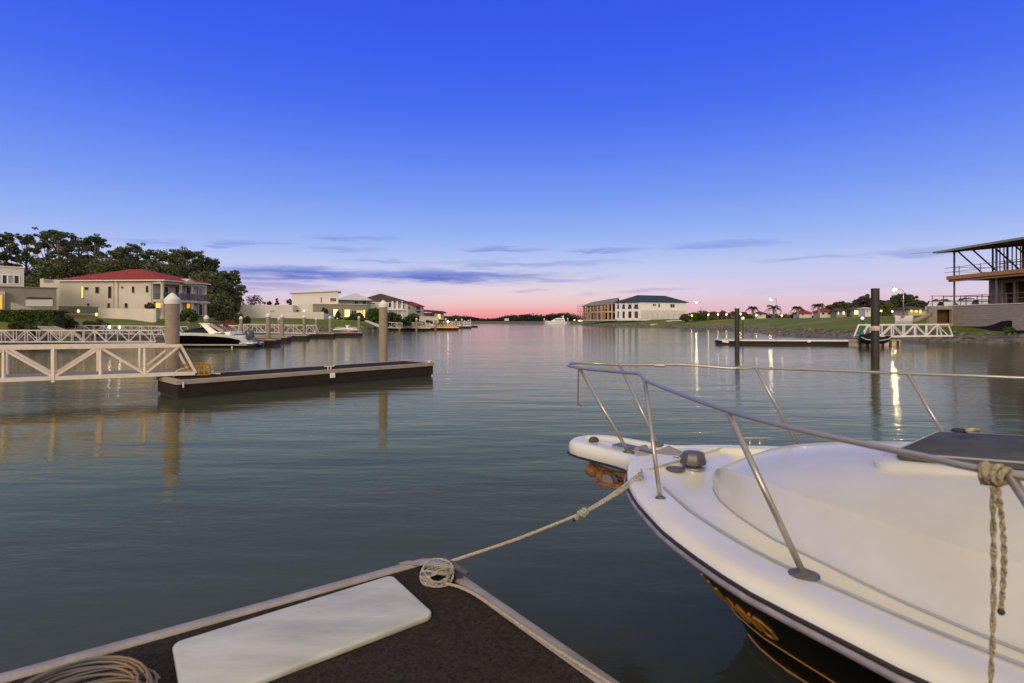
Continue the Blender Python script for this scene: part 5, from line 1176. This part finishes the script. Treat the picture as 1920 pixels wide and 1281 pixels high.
# low houses and lights beyond the lawn
def cottage(px0, px1, d, eave, ridge, label, wallm, roofm, wins, lit='lit', z0=2.6):
    a, b = P2(px0,d), P2(px1,d); q = [a,b,b+V2(2,9),a+V2(2,9)]; t = thing('low_house', label, 'house', ctr(q)); obj('wall', MB().prism(q, z0, gz(eave,d)), M[wallm], t)
    obj('roof', MB().hip(q, gz(eave,d)+.05, gz(ridge,d)+.4, .7, inset=.7), M[roofm], t); w = Wall(a, b)
    for x0,y0,x1,y1 in wins: w.win(t, x0,y0,x1,y1,lit,'cream2',.15)
    return t
cottage(1499,1522,235,587.5,581,'low house with rust red roof behind the third palm','cream','red_roof',[(1503,588.5,1507,591)],'glass')
cottage(1537,1562,232,584.5,578.5,'low house with red roof behind the fourth palm','white_wall','red_roof',[(1541,586,1546,590),(1552,586,1557,590)],'glass')
cottage(1568,1588,225,583.5,579,'small house with bright lit portico before the dark trees','taupe','brown_roof',[(1579.5,583.5,1584,590),(1571,584.5,1573,590)],'lit_pale')
cottage(1597,1620,222,581,576.5,'dark house with one wide amber lit window','grey_wall','brown_roof',[(1601.5,581,1609,590)],'lit_pale')
cottage(1622,1637,215,578.5,577.5,'plain white box building left of the tall black pile','white_wall','cream',[(1625,582,1628,585)],'glass')
cottage(1703,1738,150,580,576,'low amber lit house beside the brightest street lamp','timber_pale','brown_roof',[(1706,580.5,1712,586),(1714,581,1721,586),(1723,580,1728,588)],'lit')
cottage(1420,1436,240,588,585,'tiny distant house between the first two palms','cream','brown_roof',[(1424,589,1428,592)],'glass')
rg = random.Random(77); glow = [(1297,592,184),(1328,590.5,180),(1346,590,178),(1362,590,176),(1389,589,170),(1418,591,168),(1466,592,160)]
for i, (px, py, d) in enumerate(glow):
    t = thing('garden_light', ('amber garden light beside the small street lamp','amber garden light in the bright hedge, left of three','amber garden light in the bright hedge, middle of three','amber garden light in the bright hedge, right of three','amber garden light just right of the short black pile','amber garden light at the foot of the first palm','amber garden light in the shrub right of the wide palm')[i], 'garden light', (gx(px,d),d,2.8), 'garden lights along the right lawn')
    p = at(px, py, d); obj('lamp', MB().ball(p, .17, 10, 7, (1,1,1.5)), M['garden_glow'], t, smooth=True); obj('post', MB().bar((p.x,p.y,2.5), (p.x,p.y,p.z-.6), .12), M['scaff'], t)
for i, (px, py, d, w) in enumerate(((1284,589,190,3.4),(1303,586,188,4.4),(1318,583,187,4.6),(1337,584,185,4.4),(1354,583,184,4.4),(1374,584,182,4.6),(1393,585,179,4.2),(1405,589,175,2.6),(1470,590,168,3.4))):
    tree('hedge_tree', px, d, py, w, ('dark bush at the corner of the blue roofed house','bushy tree left of the small street lamp','bushy tree right of the small street lamp','amber lit bushy tree after the first bright light','amber lit bushy tree after the second bright light','amber lit bushy tree left of the short black pile','amber lit bush just right of the short black pile','thin bush left of the first palm','round bush right of the wide palm')[i], M['leaf_olive'] if i in (3,4,5,8) else M['leaf_green'] if i % 2 else M['leaf_dark'], kind='bush', z0=2.7, n=12, per=70, size=.5, low=.05, group='bushy trees along the right lawn')
for i, (px, py, d, w, lf2, kd) in enumerate(((1575,567,262,11,'leaf_dark','bush'),(1600,569,258,11,'leaf_dark','bush'),(1560,573,268,9,'leaf_dark','bush'),(1619,555,262,14,'leaf_mauve','gum'),(1640,558,250,12,'leaf_mauve','gum'),(1657,566,245,10,'leaf_dark','bush'),(1691,552,250,14,'leaf_dark','bush'),(1722,565,245,10,'leaf_dark','bush'),(1745,567,240,9,'leaf_dark','bush'),(1770,561,235,10,'leaf_mauve','gum'),(1790,566,235,10,'leaf_dark','bush'),(1815,560,230,9,'leaf_dark','bush'))):
    tree('park_tree', px, d, py, w, ORD[i]+' dark tree of the far row beyond the lawn, '+('feathery mauve' if lf2 == 'leaf_mauve' else 'rounded and dense'), M[lf2], kind=kd, z0=2.7, n=18, per=110, size=1.25, low=.12, group='dark trees beyond the right lawn')
tree('park_tree', 1664, 175, 566, 4.6, 'yellow green tree lit from below right of the tall black pile', M['leaf_olive'], kind='bush', z0=2.7, n=14, per=90, size=.5, low=.1)
for px, py, d in ((1652,583,172),(1673,584,172)):
    p = at(px,py,d); t = thing('garden_light', 'amber garden light under the yellow green tree, '+('left' if px < 1660 else 'right')+' one', 'garden light', (p.x,p.y,2.8), 'garden lights along the right lawn'); obj('lamp', MB().ball(p, .2, 10, 7), M['garden_glow'], t, smooth=True); obj('post', MB().bar((p.x,p.y,2.5), (p.x,p.y,p.z-.3), .1), M['scaff'], t)

# right pontoon, short black pile, globe lamps
a, b = P2(1354,49.2), P2(1608,47.6)
rp_ = pontoon('long low pontoon with white edge off the right shore', a, b, (.2,2.3), top=.44, kerb=M['white_fine'])
obj('side_block', MB().box(at(1517,640.5,47.9), (.28,.12,.16)), M['white_fine'], rp_, bevel=.03)  # white block standing in for a fender's bright reflection
g = MB(); g.bar((a.x-.02,a.y-.05,.30), (a.x+1.0,a.y-.06,.16), .05, .14); g.bar((a.x+1.0,a.y-.06,.16), (a.x+1.35,a.y-.06,.42), .05, .14); obj('fender_bar', g, M['white_fine'], rp_)
def black_pile(px, d, top, r, label, band=None, cap=False):
    x = gx(px,d); t = thing('black_pile', label, 'mooring pile', (x,d,0)); obj('shaft', MB().lathe((x,d,0), [(r,-1.2),(r,top-.03),(r*.96,top)], 20), M['black_pile'], t, smooth=True, auto=40)
    if band: obj('pale_band', MB().lathe((x,d,0), [(r*1.005,band[0]),(r*1.03,band[0]+.01),(r*1.03,band[1]-.01),(r*1.005,band[1])], 20), M['band'], t, smooth=True, auto=40)
    if cap: obj('cap', MB().lathe((x,d,0), [(r*1.05,top-.04),(r*1.05,top+.05),(r*.5,top+.14),(0,top+.16)], 16), M['cap'], t, smooth=True, auto=30)
    return t
black_pile(1382, 47.9, gz(577.5,47.9), .19, 'short black pile with white cap at the end of the right pontoon', None, True)
black_pile(1641, 32, gz(541,32), .212, 'tall black pile with pale band in the right foreground water', (gz(620,32), gz(611.5,32)))
for px, d, top, lab in ((1393,50.8,597,'white globe lamp on a thin post by the short black pile'),(1617,50,597,'white globe lamp left of the tall black pile')):
    x = gx(px,d); t = thing('globe_lamp', lab, 'lamp', (x,d,.4)); p = at(px,top,d); obj('globe', MB().ball(p, .145, 14, 9), M['globe'], t, smooth=True); obj('post', MB().tube([(x,d,-.4),(x,d,p.z-.12)], .04, 8), M['rub_dark'], t)
# landing stage, dinghy and net at the inner end
a, b = P2(1605,46.6), P2(1690,47.6); t = thing('landing_stage', 'beige timber landing stage under the right gangway', 'pontoon', ctr([a,b],0)); obj('deck', MB().prism([a,b,b+V2(0,1.6),a+V2(0,1.6)], .30, .48), M['timber_pale'], t)
for i in range(6):
    p = a+(b-a)*(i+.5)/6; obj('post', MB().box((p.x,p.y-.03,.0), (.16,.1,.8)), M['timber_dark'], t)
obj('skirt', MB().prism([a+V2(.05,.05),b+V2(-.05,.05),b+V2(-.05,1.5),a+V2(.05,1.5)], -.4, .30), M['cream'], t)
d0 = 45.6; x0, x1 = gx(1613,d0), gx(1669,d0); t = thing('covered_dinghy', 'small black covered dinghy on the beige landing stage', 'boat', ((x0+x1)/2,d0,.4)); rings = []
for f, wd, zl, zh in ((0,.12,.55,.72),(.06,.42,.38,.95),(.25,.62,.30,1.0),(.42,.66,.28,1.12),(.52,.64,.28,.85),(.8,.55,.38,.74),(.95,.30,.55,.66),(1,.03,.58,.62)):
    x = x0+(x1-x0)*f; rings.append([(x,d0-wd,zl+.22),(x,d0-wd*.9,zl+.3),(x,d0-wd*.4,zh),(x,d0+wd*.4,zh),(x,d0+wd*.9,zl+.3),(x,d0+wd,zl+.22),(x,d0+wd*.4,zl-.1),(x,d0-wd*.4,zl-.1)])
obj('cover', MB().loft(rings, cap=True, closed=True), M['fabric_black'], t, smooth=True, auto=40); obj('rub_strake', MB().tube([r[0] for r in rings], .035, 6), M['white_metal_far'], t)
g = MB(); p = at(1616,628,46.2); g.loft([[(p.x+rr*math.cos(a_*.9), p.y+rr*math.sin(a_*.9), z) for a_ in range(7)] for rr, z in ((.30,.45),(.24,.8),(.12,1.15),(.05,1.5))], closed=True); o = obj('net_bundle', g, M['teal'], None); tag(o, 'teal net bundle standing at the inner end of the white edged pontoon', 'net')
gangway('white gangway with crossed braces behind the tall black pile', (gx(1618,46.5),46.5,.75), (gx(1786,48.5),48.5,.78), (0,1.2,0), .97, 7, 'X', M['white_fine'], end=3, beam=.085)
# banner and pipe
t = thing('banner', 'white cloth banner with small red mark above the right gangway', 'banner', at(1695,606,52)); p0, p1 = at(1677.5,591,52), at(1712,590,52); z0 = gz(609,52); rings = []
for i in range(9):
    q = i/8; p = p0+(p1-p0)*q; zt2 = p0.z+(p1.z-p0.z)*q-.10*math.sin(math.pi*q); rings.append([(p.x,p.y-.04*math.sin(q*9),zt2),(p.x,p.y-.06*math.sin(q*7+1),(zt2+z0)/2),(p.x,p.y-.03*math.sin(q*8),z0)])
o = obj('sheet', MB().loft(rings), M['banner'], t, smooth=True); s_ = o.modifiers.new('thickness','SOLIDIFY'); s_.thickness = .01
obj('red_mark', MB().box(at(1692.5,594.3,51.9), (.30,.02,.12)), M['red_mark'], t)
for p in (p0, p1): obj('post', MB().bar((p.x,p.y+.06,.8), (p.x,p.y+.06,p.z+.05), .06), M['scaff'], t)
o = obj('drain_pipe', MB().tube([at(1713,603,57), at(1741,591.5,58), at(1744,590.5,58.5)], .22, 10), M['concrete'], None, smooth=True); tag(o, 'pale drain pipe sloping down beside the block wall', 'pipe')
# block retaining wall
zt3 = 3.66; X0 = 47.9
t = thing('block_wall', 'tall grey block retaining wall below the unfinished house', 'wall', (48,58,1)); a, b = P2(1742,62), V2(X0,62)
po = Wall(a, b); xl, xr = po.hit(1757).x, po.hit(1785).x
obj('wall', MB().prism([V2(X0,62),V2(X0,30),V2(X0+.4,30),V2(X0+.4,62.4)], .6, zt3), M['block'], t)
g = MB(); g.prism([a,V2(xl,62),V2(xl,62.4),V2(a.x,62.4)], .6, zt3); g.prism([V2(xr,62),V2(X0-.003,62),V2(X0-.003,62.4),V2(xr,62.4)], .6, zt3); g.prism([V2(xl+.002,62),V2(xr-.002,62),V2(xr-.002,62.4),V2(xl+.002,62.4)], gz(580.5,62), zt3); g.prism([V2(xl+.002,62),V2(xr-.002,62),V2(xr-.002,62.4),V2(xl+.002,62.4)], .6, gz(606,62)); obj('front_wall', g, M['block'], t)
obj('side_wall', MB().prism([V2(a.x,62.403),V2(a.x+.4,62.403),V2(48.9,66),V2(48.5,66)], .6, zt3), M['block'], t)
obj('recess', MB().prism([V2(xl-.1,63.0),V2(xr+1.0,63.0),V2(xr+1.0,63.2),V2(xl-.1,63.2)], .8, zt3-.1), M['timber_dark'], t)
obj('coping', MB().prism([V2(X0-.05,62.45),V2(X0-.05,30),V2(X0+.45,30),V2(X0+.45,62.45)], zt3, zt3+.10), M['cream'], t)
for y0, y1, z0, z1, dx in ((49,53.5,.6,2.2,1.0),(40,50,.6,1.7,1.6)): obj('footing_step', MB().prism([V2(X0-dx,y1),V2(X0-dx,y0),V2(X0-.003,y0),V2(X0-.003,y1)], z0, z1), M['block'], t)
o = obj('fill_ground', MB().prism([V2(X0+.4,30),V2(90,30),V2(90,74),V2(57.5,74),V2(X0+.5,62.5)], 1.5, 3.5), M['soil'], None); o['kind'] = 'structure'; o.name = 'building_ground'; o['label'] = 'raised bare ground behind the block wall'
g = MB(); rings = []
rg = random.Random(4)
for i in range(26):
    y = 62.5-i*.9; h = .35+.45*math.exp(-((y-54.5)/2.2)**2)*1.4+rg.uniform(-.08,.08); rings.append([(X0-.9-rg.uniform(0,.3), y, .95),(X0-.75, y, 1.0+h*.7),(X0-.45, y, 1.05+h),(X0-.1, y, .95+h*.8)])
o = obj('black_sheet', g.loft(rings), M['fabric_black'], None); s_ = o.modifiers.new('thickness','SOLIDIFY'); s_.thickness = .03; tag(o, 'crumpled black silt sheet along the foot of the block wall', 'sheet')
shrub(1884, 1900, 51.5, 612, 626, 'green weeds growing at the foot of the block wall', M['leaf_green'], name='weeds', size=.22)
# unfinished house above the wall
u_ = thing('unfinished_house', 'unfinished two storey house with open balcony and bare roof framing', 'house', (52,55,3.6)); ZF, ZR = 6.9, 9.72
obj('upper_floor', MB().prism([V2(47.6,62.3),V2(47.6,30),V2(64,30),V2(64,63)], ZF-.42, ZF-.08), M['timber_dark'], u_); obj('floor_edge', MB().bar((47.55,62.4,ZF-.16), (47.55,30,ZF-.16), .12, .40).bar((47.55,62.42,ZF-.16), (64,63.1,ZF-.16), .12, .40).bar((47.75,62.3,ZF-.50),(47.75,30,ZF-.5), .2, .2), M['timber'], u_)
rfu = obj('roof', MB().slab([(46.6,63.2,ZR),(46.6,30,ZR),(66,30,ZR+1.7),(66,64.5,ZR+1.7)], .10), mat('roof_sheet', (.13,.16,.12), .6, var=.2), u_)
g = MB()
for i in range(28): y = 62.9-i*.9; g.bar((46.8,y,ZR-.17), (62,y,ZR-.17+1.33), .05, .14)
obj('rafter', g, M['timber'], rfu); obj('fascia_board', MB().bar((46.62,63.2,ZR-.10), (46.62,30,ZR-.10), .06, .22), mat('roof_edge', (.27,.30,.22), .7, var=.15), rfu); obj('roof_batten', MB().bar((44.7,64.0,ZR-.12), (46.8,62.6,ZR-.04), .05), M['scaff'], rfu)
for y in (62.0,56.6,50.5): obj('balcony_post', MB().bar((48.05,y,zt3), (48.05,y,ZR-.05), .13, .13), M['scaff'], u_)
obj('eave_beam', MB().bar((48.05,62.2,ZR-.12), (48.05,30,ZR-.12), .12, .24), M['timber'], u_)
obj('brick_wall', MB().prism([V2(52.3,62.6),V2(52.3,60.6),V2(52.6,60.6),V2(52.6,62.6)], 3.5, ZF-.42).prism([V2(52.602,62.6),V2(64,62.6),V2(64,62.3),V2(52.602,62.3)], 3.5, ZF-.42), M['brick'], u_)
obj('inner_wall', MB().prism([V2(56.4,61.5),V2(56.4,30),V2(56.7,30),V2(56.7,61.5)], 3.5, ZF-.42), M['timber_dark'], u_)
g = MB()
for y in (60.4,58.9,57.2): g.bar((52.0,y,3.5), (52.0,y,ZF-.5), .30, .30)
g.bar((52.0,60.4,ZF-.66), (52.0,50,ZF-.66), .26, .32); g.bar((52.0,60.5,3.62), (52.0,50,3.62), .2, .2); g.bar((51.9,53.0,3.6), (51.9,56.0,6.0), .18, .12); obj('door_frame', g, M['timber_pale'], u_)
for y0 in (61.9,60.0,57.4,55.2): obj('roof_strut', MB().bar((48.4,y0,ZR-.15), (51.6,y0+.15,ZF-.05), .11, .11), M['dark_steel'], u_)
for x, y in ((52.4,62.2),(52.6,60.6),(52.4,57.3),(52.8,55.6)): obj('steel_post', MB().bar((x,y,ZF-.1), (x,y,ZR+.35), .13, .13), M['dark_steel'], u_)
g = MB()
for i in range(34): g.bar((52.5,61.4-i*.5,ZF-.08), (52.5,61.4-i*.5,ZR+.3), .1, .05)
for z in (ZF+.0,ZF+1.3,ZR+.25): g.bar((52.45,61.5,z), (52.45,44,z), .06, .1)
obj('stud_wall', g, M['timber'], u_); obj('wall_lining', MB().prism([V2(52.7,59.0),V2(52.7,40),V2(52.8,40),V2(52.8,59.0)], ZF-.08, ZR+.4), M['timber'], u_)
for (zz, lab) in ((ZF, 'u'), (zt3+.1, 'l')):
    g = MB(); xx = 47.95 if lab == 'u' else 48.1
    y1 = 63.2 if lab == 'u' else 63.5
    for h in (.5,.98): g.bar((xx-.02,y1,zz+h), (xx-.02,42,zz+h), .045, .045); g.bar((xx,62.3,zz+h), (60,62.6,zz+h), .045, .045)
    for y in (61.2,58.4,55.5,52.5,49.5): g.bar((xx,y,zz-.05), (xx,y,zz+1.05), .05, .05)
    obj('guard_rail', g, M['scaff'], u_)
g = MB()
for i in range(6): g.bar((48.6+i*1.3,66,2.9), (48.6+i*1.3,66,5.0), .06)
for z in (4.3,4.95): g.bar((48.4,66,z), (55.6,66,z), .06)
fn = thing('site_fence', 'temporary site fence behind the block wall opening', 'fence', (52,66,2.9)); obj('rails', g, M['scaff'], fn)
def van(px, d, w, h, label, rz=0):
    x = gx(px,d); t = thing('van', label, 'van', (x,d,2.95)); z = 2.95; L_ = w
    prof = [(-.5,.35),(-.5,.62),(-.44,.66),(-.34,1.0),(.48,1.0),(.5,.95),(.5,.35)]; g = MB()
    g.loft([[(x+L_*a, d+yy, z+h*b) for a, b in prof] for yy in (-.9,.9)], cap=True, closed=True); obj('body', g, M['white_fine'], t, bevel=.05)
    obj('window', MB().add([(x+L_*-.42,d-.92,z+h*.66),(x+L_*-.2,d-.92,z+h*.66),(x+L_*-.2,d-.92,z+h*.93),(x+L_*-.35,d-.92,z+h*.93)], [(0,1,2,3)]), M['glass'], t)
    for a in (-.32,.32): obj('wheel', MB().lathe((x+L_*a,d-.85,z+.34), [(.1,-.1),(.33,-.1),(.33,.1),(.1,.1)], 14, axis=(0,1,0)), M['rub_dark'], t, smooth=True, auto=40)
van(1772, 84, 4.6, 2.05, 'white van parked behind the opening in the block wall'); van(1838, 80, 4.8, 2.2, 'white van half hidden left of the brick corner')
o = obj('soil_heap', MB().loft([[(gx(1800+(k-4)*4.4*(1-r*.9),72), 72+r*1.0, 3.5+r*1.1*(1 if 1<k<7 else .6)) for k in range(9)] for r in (0,.5,.85,1)]), M['rock'], None); tag(o, 'dark heap of soil on the building ground behind the wall', 'heap')

# ------------------------------------------------------------------ far end of the canal
d0 = 420; x0, x1 = gx(1019,d0), gx(1068,d0); y = d0; L_ = x1-x0; t = thing('motor_yacht', 'white motor yacht at the far end of the canal', 'yacht', ((x0+x1)/2,y,0)); rings = []
for f, wd, zt2 in ((0,.1,3.0),(.08,1.2,2.7),(.25,2.2,2.3),(.6,2.5,1.9),(.9,2.4,1.8),(1,2.2,1.7)): x = x0+L_*f; rings.append([(x+(1-f)*.0,y-wd,zt2),(x+(.9-f if f < .1 else 0)*1.2,y-wd*.7,-.2),(x+(.9-f if f < .1 else 0)*1.2,y+wd*.7,-.2),(x,y+wd,zt2)])
obj('hull', MB().loft(rings, cap=True, closed=True), M['white_fine'], t)
obj('cabin', MB().loft([[(x0+L_*a,y+yy,z) for a, z in ((.28,2.2),(.42,3.9),(.52,4.6),(.78,4.6),(.82,2.0))] for yy in (-1.8,1.8)], cap=True, closed=True), M['white_fine'], t)
obj('window_band', MB().slab([(x0+L_*.42,y-1.85,3.5),(x0+L_*.76,y-1.85,3.5),(x0+L_*.76,y-1.80,3.5),(x0+L_*.42,y-1.80,3.5)], .6), M['glass'], t); obj('mast', MB().bar((x0+L_*.74,y,4.6),(x0+L_*.76,y,6.3), .3, .8).bar((x0+L_*.68,y,5.6),(x0+L_*.80,y,5.6), 1.6, .2), M['white_fine'], t)
for px, top, lab in ((1020.5,597,'pale pile at the bow of the far yacht'),(1064.5,596,'pale pile at the stern of the far yacht')): pile(px, 415, gz(top,415), .55, lab, grp='piles beside the far yacht')
p = at(950,599.5,472); t = thing('hoarding', 'small white board standing on the far shore', 'sign board', (p.x,p.y,1)); obj('panel', MB().box((p.x,p.y,gz(599.5,472)), (3.6,.2,2.0)), M['cream'], t)
for s_ in (-1,1): obj('post', MB().bar((p.x+s_*1.5,p.y+.15,.4),(p.x+s_*1.5,p.y+.15,gz(599,472)), .2), M['scaff'], t)
p = at(1086,600,330)
for i, (px, py) in enumerate(((1077,600.5),(1088,601.5))): o = obj('bank_light', MB().ball(at(px,py,300), .6, 8, 6, (2.2 if i else .8,1,.7)), M['lit_pale'], None, smooth=True); tag(o, ('small amber light on the point left of the scaffold','brighter low white light at the foot of the scaffold')[i], 'light')
